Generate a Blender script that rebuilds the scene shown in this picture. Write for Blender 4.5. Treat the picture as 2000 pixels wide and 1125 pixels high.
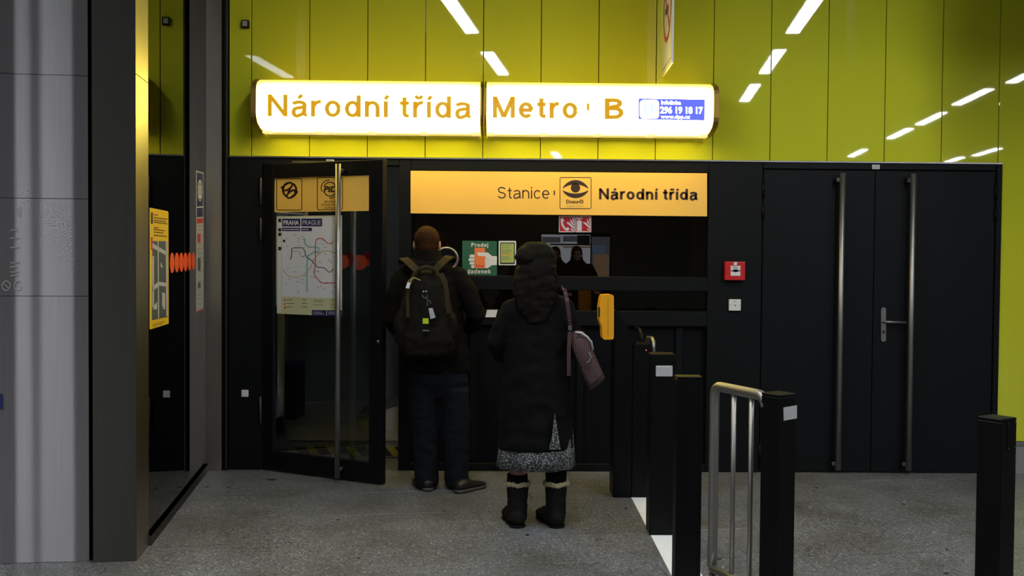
import bpy, bmesh, math, random
from mathutils import Vector, Matrix, noise
random.seed(7)
for _o in list(bpy.data.objects): bpy.data.objects.remove(_o)
S = bpy.context.scene
COL = S.collection

# ---------------------------------------------------------------- camera, world, exposure
F = 2040.0                                   # focal length in pixels of the 2000x1125 frame
CAM = Vector((0.0, -7.75, 1.575))
YAW, PITCH, ROLL = math.radians(0.79), math.radians(1.54), math.radians(0.448)
_fw = Vector((math.sin(YAW)*math.cos(PITCH), math.cos(YAW)*math.cos(PITCH), -math.sin(PITCH)))
_r0 = Vector((math.cos(YAW), -math.sin(YAW), 0)); _u0 = _r0.cross(_fw)
RT = math.cos(ROLL)*_r0 + math.sin(ROLL)*_u0
UP = -math.sin(ROLL)*_r0 + math.cos(ROLL)*_u0
cd = bpy.data.cameras.new('camera'); cam = bpy.data.objects.new('camera', cd); COL.objects.link(cam)
cd.sensor_width = 36.0; cd.lens = 36.0*F/2000.0; cd.clip_start = 0.05; cd.clip_end = 100
m = Matrix.Identity(4)
for i in range(3):
    m[i][0] = RT[i]; m[i][1] = UP[i]; m[i][2] = -_fw[i]; m[i][3] = CAM[i]
cam.matrix_world = m
S.camera = cam
w = bpy.data.worlds.new('world'); S.world = w; w.use_nodes = True
w.node_tree.nodes['Background'].inputs[0].default_value = (0.6, 0.65, 0.7, 1)
w.node_tree.nodes['Background'].inputs[1].default_value = 0.004
S.view_settings.view_transform = 'Standard'; S.view_settings.look = 'None'
S.view_settings.exposure = 0.0; S.view_settings.gamma = 1.0; S.view_settings.use_curve_mapping = False
HALL_LAMP = 75.0            # radiance of the fluorescent diffusers
SIGN_LAMP = 8.5             # radiance of the backlit station sign

# ---------------------------------------------------------------- measuring helpers
def ray(px, py):
    return (_fw + RT*((px-1000.0)/F) - UP*((py-562.5)/F))
def at(px, py, Y):                           # point of the frontal plane y = Y
    d = ray(px, py); return CAM + d*((Y-CAM.y)/d.y)
def flo(px, py, Z=0.0):                      # point of the horizontal plane z = Z
    d = ray(px, py); return CAM + d*((Z-CAM.z)/d.z)
class Plane:                                 # any upright plane; art on it is given in photo measures
    def __init__(s, pt, n):
        s.p = Vector(pt); s.n = Vector(n).normalized()
        if (CAM-s.p).dot(s.n) < 0: s.n = -s.n
    def hit(s, px, py):
        d = ray(px, py); return CAM + d*((s.p-CAM).dot(s.n)/d.dot(s.n))
A = math.radians(7.5)
HU = Vector((-math.sin(A), math.cos(A), 0))  # hall axis, towards the wall
HV = Vector((math.cos(A), math.sin(A), 0))   # across the hall

# ---------------------------------------------------------------- materials
MAT = {}
def pm(name, col, rough=0.5, metal=0.0, spec=0.5, var=0.0, scale=8.0, bump=0.0, bscale=60.0, coat=0.0, stretch=None, aniso=0.0):
    mt = bpy.data.materials.new(name); mt.use_nodes = True; MAT[name] = mt
    nt = mt.node_tree; b = nt.nodes['Principled BSDF']
    b.inputs['Base Color'].default_value = (*col, 1); b.inputs['Roughness'].default_value = rough
    b.inputs['Metallic'].default_value = metal; b.inputs['Specular IOR Level'].default_value = spec
    if coat: b.inputs['Coat Weight'].default_value = coat; b.inputs['Coat Roughness'].default_value = 0.03
    if aniso:                                # brushed finish: highlights drawn out vertically
        b.inputs['Anisotropic'].default_value = aniso; b.inputs['Anisotropic Rotation'].default_value = 0.0
        tg = nt.nodes.new('ShaderNodeCombineXYZ'); tg.inputs[2].default_value = 1.0; nt.links.new(tg.outputs[0], b.inputs['Tangent'])
    tc = nt.nodes.new('ShaderNodeTexCoord'); vec = tc.outputs['Object']
    if stretch:
        mp = nt.nodes.new('ShaderNodeMapping'); mp.inputs['Scale'].default_value = stretch
        nt.links.new(vec, mp.inputs[0]); vec = mp.outputs[0]
    if var:
        n = nt.nodes.new('ShaderNodeTexNoise'); n.inputs['Scale'].default_value = scale; n.inputs['Detail'].default_value = 4
        nt.links.new(vec, n.inputs['Vector'])
        mx = nt.nodes.new('ShaderNodeMix'); mx.data_type = 'RGBA'
        mx.inputs[6].default_value = (*[c*(1-var) for c in col], 1); mx.inputs[7].default_value = (*[min(1, c*(1+var)) for c in col], 1)
        nt.links.new(n.outputs['Fac'], mx.inputs[0]); nt.links.new(mx.outputs[2], b.inputs['Base Color'])
    if bump:
        n2 = nt.nodes.new('ShaderNodeTexNoise'); n2.inputs['Scale'].default_value = bscale; n2.inputs['Detail'].default_value = 3
        nt.links.new(vec, n2.inputs['Vector'])
        bp = nt.nodes.new('ShaderNodeBump'); bp.inputs['Strength'].default_value = bump; bp.inputs['Distance'].default_value = 0.01
        nt.links.new(n2.outputs['Fac'], bp.inputs['Height']); nt.links.new(bp.outputs[0], b.inputs['Normal'])
    return mt
def em(name, col, strength):
    mt = bpy.data.materials.new(name); mt.use_nodes = True; MAT[name] = mt
    b = mt.node_tree.nodes['Principled BSDF']; b.inputs['Base Color'].default_value = (*[c*0.5 for c in col], 1)
    b.inputs['Emission Color'].default_value = (*col, 1); b.inputs['Emission Strength'].default_value = strength
    b.inputs['Roughness'].default_value = 0.3
    return mt
def glass(name, tint, ior=1.52):
    mt = bpy.data.materials.new(name); mt.use_nodes = True; MAT[name] = mt; nt = mt.node_tree
    for n in list(nt.nodes): nt.nodes.remove(n)
    o = nt.nodes.new('ShaderNodeOutputMaterial'); mx = nt.nodes.new('ShaderNodeMixShader')
    t = nt.nodes.new('ShaderNodeBsdfTransparent'); t.inputs[0].default_value = (*tint, 1)
    g = nt.nodes.new('ShaderNodeBsdfGlossy'); g.inputs['Roughness'].default_value = 0.0; g.inputs[0].default_value = (1, 1, 1, 1)
    fr = nt.nodes.new('ShaderNodeFresnel'); fr.inputs[0].default_value = ior
    nt.links.new(fr.outputs[0], mx.inputs[0]); nt.links.new(t.outputs[0], mx.inputs[1]); nt.links.new(g.outputs[0], mx.inputs[2])
    nt.links.new(mx.outputs[0], o.inputs[0]); return mt
pm('lime_glass', (0.56, 0.575, 0.027), 0.02, spec=0.5, var=0.06, scale=1.5)
pm('lime_edge', (0.12, 0.12, 0.02), 0.5)
pm('backing', (0.02, 0.02, 0.018), 0.8, var=.2)
pm('anthracite', (0.0044, 0.0050, 0.0058), 0.48, spec=0.14, var=0.12, scale=3, bump=0.02, bscale=300)
pm('anthracite_panel', (0.0035, 0.0038, 0.0045), 0.5, spec=0.12, var=0.12, scale=3)
pm('black_metal', (0.0025, 0.0025, 0.0028), 0.42, spec=0.15, var=0.15, scale=10, bump=0.03, bscale=400)
pm('steel', (0.36, 0.35, 0.34), 0.30, 1.0, var=0.12, scale=12, stretch=(20, 20, 0.6))
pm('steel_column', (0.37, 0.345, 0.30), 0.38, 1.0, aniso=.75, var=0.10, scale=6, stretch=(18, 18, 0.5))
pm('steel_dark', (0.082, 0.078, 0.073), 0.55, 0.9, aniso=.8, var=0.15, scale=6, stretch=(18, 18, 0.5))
pm('steel_clad', (0.40, 0.385, 0.40), 0.50, 1.0, aniso=.9, var=0.10, scale=5, stretch=(10, 10, 0.4))
pm('etched', (0.30, 0.29, 0.28), 0.6, 0.3, var=.1)
pm('tube_steel', (0.32, 0.31, 0.295), 0.45, 1.0, var=0.08, scale=20)
pm('white_plastic', (0.72, 0.72, 0.70), 0.35, var=0.03)
pm('reflector', (0.42, 0.43, 0.43), 0.4, var=0.05, scale=60)
pm('grey_plastic', (0.30, 0.30, 0.28), 0.4, var=0.05)
pm('red_plastic', (0.55, 0.012, 0.016), 0.35, var=0.06)
pm('yellow_plastic', (0.80, 0.36, 0.006), 0.38, var=0.05, scale=15)
pm('orange_film', (0.95, 0.56, 0.10), 0.45, var=0.03, scale=5)
pm('ink_brown', (0.035, 0.012, 0.004), 0.5, var=.1)
pm('ink_black', (0.012, 0.012, 0.012), 0.5, var=.1)
pm('ink_grey', (0.16, 0.16, 0.16), 0.5, var=.1)
pm('ink_red', (0.50, 0.03, 0.04), 0.5, var=.1)
pm('ink_orange', (0.80, 0.09, 0.012), 0.5, var=.06)
pm('ticket_orange', (0.85, 0.20, 0.05), 0.5, var=.04)
pm('ink_blue', (0.015, 0.016, 0.10), 0.45, var=.1)
pm('ink_teal', (0.28, 0.52, 0.52), 0.5, var=.1)
pm('ink_gold', (0.50, 0.38, 0.12), 0.5, var=.1)
pm('sheet_white', (0.72, 0.74, 0.75), 0.4, var=.03)
pm('sheet_cream', (0.60, 0.60, 0.34), 0.4, var=.04)
pm('sheet_yellow', (0.75, 0.48, 0.02), 0.4, var=.04)
pm('sheet_slate', (0.06, 0.07, 0.075), 0.5, var=.1)
pm('sheet_road', (0.42, 0.42, 0.39), 0.5, var=.06)
pm('sheet_green', (0.02, 0.11, 0.055), 0.42, var=.05)
pm('sheet_lime', (0.42, 0.50, 0.10), 0.45, var=.1, scale=20)
pm('paper', (0.75, 0.75, 0.73), 0.6, var=.03)
pm('tape_yellow', (0.32, 0.29, 0.02), 0.6, var=.15)
pm('tape_black', (0.012, 0.012, 0.010), 0.6, var=.15)
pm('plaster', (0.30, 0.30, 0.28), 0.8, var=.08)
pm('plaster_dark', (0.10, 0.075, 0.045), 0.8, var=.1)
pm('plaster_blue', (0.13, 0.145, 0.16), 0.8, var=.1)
pm('ceiling_paint', (0.10, 0.10, 0.10), 0.8, var=.1)
pm('hall_paint', (0.42, 0.42, 0.40), 0.7, var=.05)
pm('stone_base', (0.22, 0.22, 0.21), 0.4, var=.1)
pm('white_floor', (0.86, 0.87, 0.86), 0.5, var=.08, scale=30)
pm('screw', (0.7, 0.7, 0.7), 0.2, 1.0)
glass('clear_glass', (0.90, 0.93, 0.91)); glass('door_glass', (0.70, 0.74, 0.72)); glass('booth_glass', (0.55, 0.55, 0.52), 1.62); glass('side_glass', (0.40, 0.45, 0.42))
em('lamp_diffuser', (0.93, 0.97, 1.0), HALL_LAMP)
em('room_lamp', (0.95, 0.95, 0.85), 13.0)
em('booth_fill_lamp', (1.0, 0.82, 0.55), 9.0)
em('sign_letters', (0.56, 0.29, 0.012), 0.95)
em('sign_blue', (0.10, 0.13, 0.95), 1.0)
em('sign_white', (1.0, 1.0, 1.0), 2.0)
em('sign_pale', (0.45, 0.75, 1.0), 1.1)
em('red_led', (1.0, 0.03, 0.02), 4.0)
em('poster_light', (0.85, 0.88, 1.0), 1.5); em('poster_grey', (0.35, 0.37, 0.45), 0.6); em('poster_blue', (0.25, 0.38, 0.6), 0.9); em('poster_tan', (0.7, 0.45, 0.25), 0.8)
em('poster_dark', (0.02, 0.02, 0.03), 0.3)
# backlit acrylic: inner glow painted into the emission, falling off towards the rim
def sign_material(name, x0, x1):
    mt = em(name, (1.0, 0.75, 0.10), 1.0); nt = mt.node_tree; b = nt.nodes['Principled BSDF']
    g = nt.nodes.new('ShaderNodeNewGeometry'); sp = nt.nodes.new('ShaderNodeSeparateXYZ'); nt.links.new(g.outputs['Position'], sp.inputs[0])
    def mth(op, a, bb):
        n = nt.nodes.new('ShaderNodeMath'); n.operation = op
        for i, v in enumerate((a, bb)):
            if isinstance(v, (int, float)): n.inputs[i].default_value = v
            else: nt.links.new(v, n.inputs[i])
        return n.outputs[0]
    def edge(coord, lo, hi, wd):
        c = mth('ABSOLUTE', mth('SUBTRACT', coord, (lo+hi)/2), 0)
        mr = nt.nodes.new('ShaderNodeMapRange'); mr.interpolation_type = 'SMOOTHSTEP'
        mr.inputs[1].default_value = (hi-lo)/2; mr.inputs[2].default_value = (hi-lo)/2-wd; mr.inputs[3].default_value = 0.0; mr.inputs[4].default_value = 1.0
        nt.links.new(c, mr.inputs[0]); return mr.outputs[0]
    f = mth('MULTIPLY', edge(sp.outputs[2], 2.49, 2.865, 0.085), edge(sp.outputs[0], x0-0.10, x1+0.10, 0.22))
    mb = nt.nodes.new('ShaderNodeMapRange'); mb.inputs[1].default_value = 2.60; mb.inputs[2].default_value = 2.82; mb.inputs[3].default_value = 6.2; mb.inputs[4].default_value = 0.85
    nt.links.new(sp.outputs[2], mb.inputs[0])            # base glow graded by height, kept dim at the top
    st = mth('ADD', mth('MULTIPLY', f, SIGN_LAMP), mb.outputs[0])
    cm = nt.nodes.new('ShaderNodeMix'); cm.data_type = 'RGBA'; cm.inputs[6].default_value = (1.0, 0.76, 0.135, 1); cm.inputs[7].default_value = (1.0, 0.62, 0.07, 1)
    ct_ = nt.nodes.new('ShaderNodeMapRange'); ct_.inputs[1].default_value = 2.80; ct_.inputs[2].default_value = 2.85; nt.links.new(sp.outputs[2], ct_.inputs[0])
    nt.links.new(ct_.outputs[0], cm.inputs[0]); nt.links.new(cm.outputs[2], b.inputs['Emission Color'])
    nt.links.new(st, b.inputs['Emission Strength']); return mt
# granite floor
def granite():
    mt = pm('granite', (0.15, 0.15, 0.145), 0.34, spec=0.4); nt = mt.node_tree; b = nt.nodes['Principled BSDF']
    tc = nt.nodes.new('ShaderNodeNewGeometry')
    def vor(scale):
        v = nt.nodes.new('ShaderNodeTexVoronoi'); v.inputs['Scale'].default_value = scale; nt.links.new(tc.outputs['Position'], v.inputs['Vector']); return v
    v = vor(120); r = nt.nodes.new('ShaderNodeValToRGB'); cr = r.color_ramp
    cr.elements[0].position = 0.0; cr.elements[0].color = (0.035, 0.035, 0.036, 1)
    cr.elements[1].position = 1.0; cr.elements[1].color = (0.50, 0.49, 0.46, 1)
    for p, c in ((0.25, 0.12), (0.75, 0.185), (0.92, 0.22)):
        e = cr.elements.new(p); e.color = (c*.97, c*.99, c*1.04, 1)
    sp = nt.nodes.new('ShaderNodeSeparateColor'); nt.links.new(v.outputs['Color'], sp.inputs[0]); nt.links.new(sp.outputs[0], r.inputs[0])
    n = nt.nodes.new('ShaderNodeTexNoise'); n.inputs['Scale'].default_value = 2.2; n.inputs['Detail'].default_value = 5; nt.links.new(tc.outputs['Position'], n.inputs['Vector'])
    r2 = nt.nodes.new('ShaderNodeValToRGB'); r2.color_ramp.elements[0].position = .35; r2.color_ramp.elements[0].color = (.72, .70, .64, 1); r2.color_ramp.elements[1].position = .65; r2.color_ramp.elements[1].color = (1.05, 1.05, 1.05, 1)
    nt.links.new(n.outputs['Fac'], r2.inputs[0])
    mx = nt.nodes.new('ShaderNodeMix'); mx.data_type = 'RGBA'; mx.blend_type = 'MULTIPLY'; mx.inputs[0].default_value = 1
    nt.links.new(r.outputs[0], mx.inputs[6]); nt.links.new(r2.outputs[0], mx.inputs[7]); nt.links.new(mx.outputs[2], b.inputs['Base Color'])
granite()
def patterned(name, dark, light, scale, lo, hi, rnd, rough=0.8, stretch=None, feature='F1'):
    mt = pm(name, dark, rough); nt = mt.node_tree; b = nt.nodes['Principled BSDF']
    tc = nt.nodes.new('ShaderNodeTexCoord'); v = nt.nodes.new('ShaderNodeTexVoronoi'); v.feature = feature
    v.inputs['Scale'].default_value = scale; v.inputs['Randomness'].default_value = rnd
    nt.links.new(tc.outputs['Object'], v.inputs['Vector'])
    r = nt.nodes.new('ShaderNodeValToRGB'); r.color_ramp.elements[0].position = lo; r.color_ramp.elements[0].color = (*light, 1)
    r.color_ramp.elements[1].position = hi; r.color_ramp.elements[1].color = (*dark, 1)
    nt.links.new(v.outputs['Distance'], r.inputs[0]); nt.links.new(r.outputs[0], b.inputs['Base Color']); return mt
patterned('skirt_print', (0.018, 0.02, 0.022), (0.26, 0.27, 0.27), 100, 0.28, 0.52, 0.9)
patterned('bag_dots', (0.040, 0.012, 0.014), (0.26, 0.22, 0.21), 95, 0.20, 0.30, 0.0)
pm('bag_trim', (0.04, 0.013, 0.013), 0.6, var=.1)
pm('jacket_cloth', (0.0042, 0.0034, 0.0026), 0.85, spec=0.08, var=.3, scale=9, bump=.25, bscale=14)
pm('coat_cloth', (0.004, 0.004, 0.004), 0.85, spec=0.08, var=.3, scale=9, bump=.25, bscale=14)
pm('jeans_cloth', (0.007, 0.008, 0.0105), 0.85, spec=0.1, var=.3, scale=12, bump=.3, bscale=18)
pm('pack_cloth', (0.007, 0.0058, 0.0038), 0.8, spec=0.12, var=.25, scale=14, bump=.2, bscale=40)
pm('pack_strap', (0.030, 0.021, 0.008), 0.85, spec=0.2, var=.2, scale=30)
pm('shoe_leather', (0.010, 0.008, 0.006), 0.45, var=.2, scale=20)
pm('shoe_sole', (0.05, 0.045, 0.04), 0.6, var=.15)
pm('skin', (0.40, 0.19, 0.13), 0.55, var=.1, scale=20)
pm('hair_auburn', (0.034, 0.0105, 0.0014), 0.75, spec=.12, var=.35, scale=60, bump=.5, bscale=160, stretch=(1, 1, .3))
pm('hair_dark', (0.0042, 0.003, 0.002), 0.7, spec=.08, var=.4, scale=40, bump=.6, bscale=70, stretch=(1, 1, .12))
pm('hat_knit', (0.008, 0.007, 0.004), 0.9, spec=.1, var=.3, scale=40, bump=.4, bscale=120)
pm('sock_knit', (0.003, 0.003, 0.003), 0.9, spec=.05, var=.2, bump=.3, bscale=200)
pm('fleece', (0.34, 0.30, 0.18), 0.95, var=.25, scale=60, bump=.8, bscale=150)
pm('boot_suede', (0.005, 0.0045, 0.004), 0.8, spec=.15, var=.25, scale=20, bump=.2, bscale=50)
pm('tag_lime', (0.45, 0.62, 0.02), 0.5, var=.05)
pm('eye_white', (0.7, 0.7, 0.7), 0.2, var=.02)

# ---------------------------------------------------------------- object helpers
WL = {}                                       # world location of each object with children
def tag(o, label=None, cat=None, group=None, kind=None):
    if label: o['label'] = label
    if cat: o['category'] = cat
    if group: o['group'] = group
    if kind: o['kind'] = kind
    return o
def thing(name, label, cat, loc, group=None, kind=None):
    o = bpy.data.objects.new(name, None); COL.objects.link(o); o.empty_display_size = 0.1
    o.location = loc; WL[o] = Vector(loc); return tag(o, label, cat, group, kind)
def link(name, me, mat, parent=None, smooth=False):
    if mat: me.materials.append(MAT[mat])
    vs = [v.co for v in me.vertices]
    c = Vector(((min(v.x for v in vs)+max(v.x for v in vs))/2, (min(v.y for v in vs)+max(v.y for v in vs))/2, min(v.z for v in vs)))
    me.transform(Matrix.Translation(-c)); me.update()
    if smooth:
        for p in me.polygons: p.use_smooth = True
    o = bpy.data.objects.new(name, me); COL.objects.link(o)
    if parent: o.parent = parent; o.location = c - WL[parent]
    else: o.location = c
    WL[o] = c.copy(); return o
def mesh(name, verts, faces, mat, parent=None, smooth=False):
    me = bpy.data.meshes.new(name); me.from_pydata([tuple(v) for v in verts], [], faces)
    bm = bmesh.new(); bm.from_mesh(me); bmesh.ops.recalc_face_normals(bm, faces=bm.faces); bm.to_mesh(me); bm.free()
    return link(name, me, mat, parent, smooth)
def from_bm(name, bm, mat, parent=None, smooth=False):
    me = bpy.data.meshes.new(name); bmesh.ops.recalc_face_normals(bm, faces=bm.faces); bm.to_mesh(me); bm.free()
    return link(name, me, mat, parent, smooth)
def bm_box(bm, x0, x1, y0, y1, z0, z1, bev=0.0, seg=1):
    r = bmesh.ops.create_cube(bm, size=1.0); vs = r['verts']
    bmesh.ops.scale(bm, vec=(x1-x0, y1-y0, z1-z0), verts=vs); bmesh.ops.translate(bm, vec=((x0+x1)/2, (y0+y1)/2, (z0+z1)/2), verts=vs)
    if bev:
        es = {e for v in vs for e in v.link_edges}
        bmesh.ops.bevel(bm, geom=list(es), offset=bev, segments=seg, affect='EDGES', profile=0.5)
def box(name, x0, x1, y0, y1, z0, z1, mat, parent=None, bev=0.0, seg=1):
    bm = bmesh.new(); bm_box(bm, min(x0, x1), max(x0, x1), min(y0, y1), max(y0, y1), min(z0, z1), max(z0, z1), bev, seg)
    return from_bm(name, bm, mat, parent)
def obox(name, o, u, v, du, dv, z0, z1, mat, parent=None, bev=0.0):   # box on a rotated floor rectangle
    bm = bmesh.new(); bm_box(bm, 0, du, 0, dv, z0, z1, bev)
    u = Vector(u).normalized(); v = Vector(v).normalized()
    for q in bm.verts: c = q.co.copy(); q.co = Vector((o[0], o[1], 0)) + u*c.x + v*c.y + Vector((0, 0, c.z))
    return from_bm(name, bm, mat, parent)
def bm_tube(bm, pts, rad, seg=10, cap=True, flat=1.0, round_cap=False, upv=None):
    pts = [Vector(p) for p in pts]; n = len(pts); rad = list(rad) if isinstance(rad, (list, tuple)) else [rad]*n
    if round_cap:
        d0 = (pts[0]-pts[1]).normalized(); d1 = (pts[-1]-pts[-2]).normalized(); r0, r1 = rad[0], rad[-1]
        pts = [pts[0]+d0*r0*.95, pts[0]+d0*r0*.6]+pts+[pts[-1]+d1*r1*.6, pts[-1]+d1*r1*.95]; rad = [r0*.3, r0*.8]+rad+[r1*.8, r1*.3]; n += 4
    rings = []; nrm = None
    for i, p in enumerate(pts):
        t = ((pts[min(i+1, n-1)]-p).normalized() + (p-pts[max(i-1, 0)]).normalized())
        t = t.normalized() if t.length > 1e-6 else Vector((0, 0, 1))
        if upv is not None: nrm = Vector(upv)
        elif nrm is None: nrm = Vector((0, 0, 1)) if abs(t.z) < .9 else Vector((0, 1, 0))
        nrm = (nrm - t*nrm.dot(t)).normalized(); bi = t.cross(nrm)
        rings.append([bm.verts.new(p + (bi*math.cos(a)+nrm*math.sin(a)*flat)*rad[i]) for a in (2*math.pi*k/seg for k in range(seg))])
    for a, b in zip(rings, rings[1:]):
        for k in range(seg): bm.faces.new((a[k], a[(k+1) % seg], b[(k+1) % seg], b[k]))
    if cap: bm.faces.new(rings[0][::-1]); bm.faces.new(rings[-1])
def tube(name, pts, rad, mat, parent=None, seg=12, **k):
    bm = bmesh.new(); bm_tube(bm, pts, rad, seg, **k); return from_bm(name, bm, mat, parent, True)
def bm_loft(bm, rings, seg=24, pleat=None):   # rings: (cx, cy, cz, rx, ry)
    R = []
    for (cx, cy, cz, rx, ry) in rings:
        R.append([bm.verts.new((cx+rx*math.cos(a)*(1+(pleat(a, cz) if pleat else 0)), cy+ry*math.sin(a)*(1+(pleat(a, cz) if pleat else 0)), cz)) for a in (2*math.pi*k/seg for k in range(seg))])
    for a, b in zip(R, R[1:]):
        for k in range(seg): bm.faces.new((a[k], a[(k+1) % seg], b[(k+1) % seg], b[k]))
    bm.faces.new(R[0][::-1]); bm.faces.new(R[-1])
def bm_ball(bm, c, r, u=16, v=10, rot=None):
    q = bmesh.ops.create_uvsphere(bm, u_segments=u, v_segments=v, radius=1.0)
    M = Matrix.Translation(Vector(c)) @ (rot.to_4x4() if rot else Matrix.Identity(4)) @ Matrix.Diagonal((*r, 1))
    bmesh.ops.transform(bm, matrix=M, verts=q['verts'])
def remesh(name, bm, voxel, mat, parent=None, smooth=4, wob=0.0, wscale=9.0):
    me = bpy.data.meshes.new('tmp'); bmesh.ops.recalc_face_normals(bm, faces=bm.faces); bm.to_mesh(me); bm.free()
    o = bpy.data.objects.new('tmp', me); COL.objects.link(o)
    r = o.modifiers.new('r', 'REMESH'); r.mode = 'VOXEL'; r.voxel_size = voxel
    if smooth: s = o.modifiers.new('s', 'SMOOTH'); s.factor = 0.5; s.iterations = smooth
    dg = bpy.context.evaluated_depsgraph_get(); out = bpy.data.meshes.new_from_object(o.evaluated_get(dg))
    bpy.data.objects.remove(o); bpy.data.meshes.remove(me); out.name = name; out.materials.clear()
    if wob:
        nr = [v.normal.copy() for v in out.vertices]
        for v, q in zip(out.vertices, nr):
            p = v.co; k = noise.noise(Vector((p.x*wscale, p.y*wscale, p.z*wscale*1.7))) + .5*noise.noise(p*wscale*2.3)
            v.co = p + q*wob*k
    return link(name, out, mat, parent, True)
# flat art on a plane, outlines in photo measures
def rect(x0, y0, x1, y1, sl=0.0): return [(x0, y0), (x1, y0+sl*(x1-x0)), (x1, y1+sl*(x1-x0)), (x0, y1)]
def rrect(x0, y0, x1, y1, r, n=4):
    o = []
    for cx, cy, a0 in ((x1-r, y0+r, -90), (x1-r, y1-r, 0), (x0+r, y1-r, 90), (x0+r, y0+r, 180)):
        o += [(cx+r*math.cos(math.radians(a0+90*i/n)), cy+r*math.sin(math.radians(a0+90*i/n))) for i in range(n+1)]
    return o
def ell(cx, cy, rx, ry, n=24, rot=0): 
    c, s = math.cos(math.radians(rot)), math.sin(math.radians(rot))
    return [(cx+rx*math.cos(t)*c-ry*math.sin(t)*s, cy+rx*math.cos(t)*s+ry*math.sin(t)*c) for t in (2*math.pi*i/n for i in range(n))]
def strip(outer, inner, closed=True):
    n = len(outer); return [[outer[i], outer[(i+1) % n], inner[(i+1) % n], inner[i]] for i in range(n if closed else n-1)]
def ring(cx, cy, rx, ry, w, n=28): return strip(ell(cx, cy, rx, ry, n), ell(cx, cy, rx-w, ry-w, n))
def frame(x0, y0, x1, y1, r, w): return strip(rrect(x0, y0, x1, y1, r), rrect(x0+w, y0+w, x1-w, y1-w, max(r-w, .3)))
def arc(cx, cy, rx, ry, w, a0, a1, n=16):
    t = [math.radians(a0+(a1-a0)*i/n) for i in range(n+1)]
    return strip([(cx+rx*math.cos(a), cy+ry*math.sin(a)) for a in t], [(cx+(rx-w)*math.cos(a), cy+(ry-w)*math.sin(a)) for a in t], False)
def stroke(pts, w):
    out = []
    L, R_ = [], []
    for i, p in enumerate(pts):
        a = pts[max(i-1, 0)]; b = pts[min(i+1, len(pts)-1)]; dx, dy = b[0]-a[0], b[1]-a[1]; l = math.hypot(dx, dy) or 1
        L.append((p[0]-dy/l*w/2, p[1]+dx/l*w/2)); R_.append((p[0]+dy/l*w/2, p[1]-dx/l*w/2))
    return strip(L, R_, False)
def art(name, pl, polys, mat, parent=None, o0=0.0, o1=0.001, side=True):
    vs, fs = [], []
    if polys and not isinstance(polys[0][0], (tuple, list)): polys = [polys]
    for p in polys:
        h = [pl.hit(*q) for q in p]; b = len(vs); n = len(p)
        vs += [q+pl.n*o1 for q in h] + [q+pl.n*o0 for q in h]
        fs.append(list(range(b, b+n))); fs.append(list(range(b+2*n-1, b+n-1, -1)))
        fs += [(b+i, b+n+i, b+n+(i+1) % n, b+(i+1) % n) for i in range(n)]
    me = bpy.data.meshes.new(name); me.from_pydata([tuple(v) for v in vs], [], fs)
    bm = bmesh.new(); bm.from_mesh(me); bmesh.ops.recalc_face_normals(bm, faces=bm.faces); bm.to_mesh(me); bm.free()
    return link(name, me, mat, parent)
def art_each(name, pl, polys, mat, parent=None, o0=0.0, o1=0.001):
    r = [art(name, pl, p, mat, parent, o0, o1) for p in polys]; return r[0]
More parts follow.
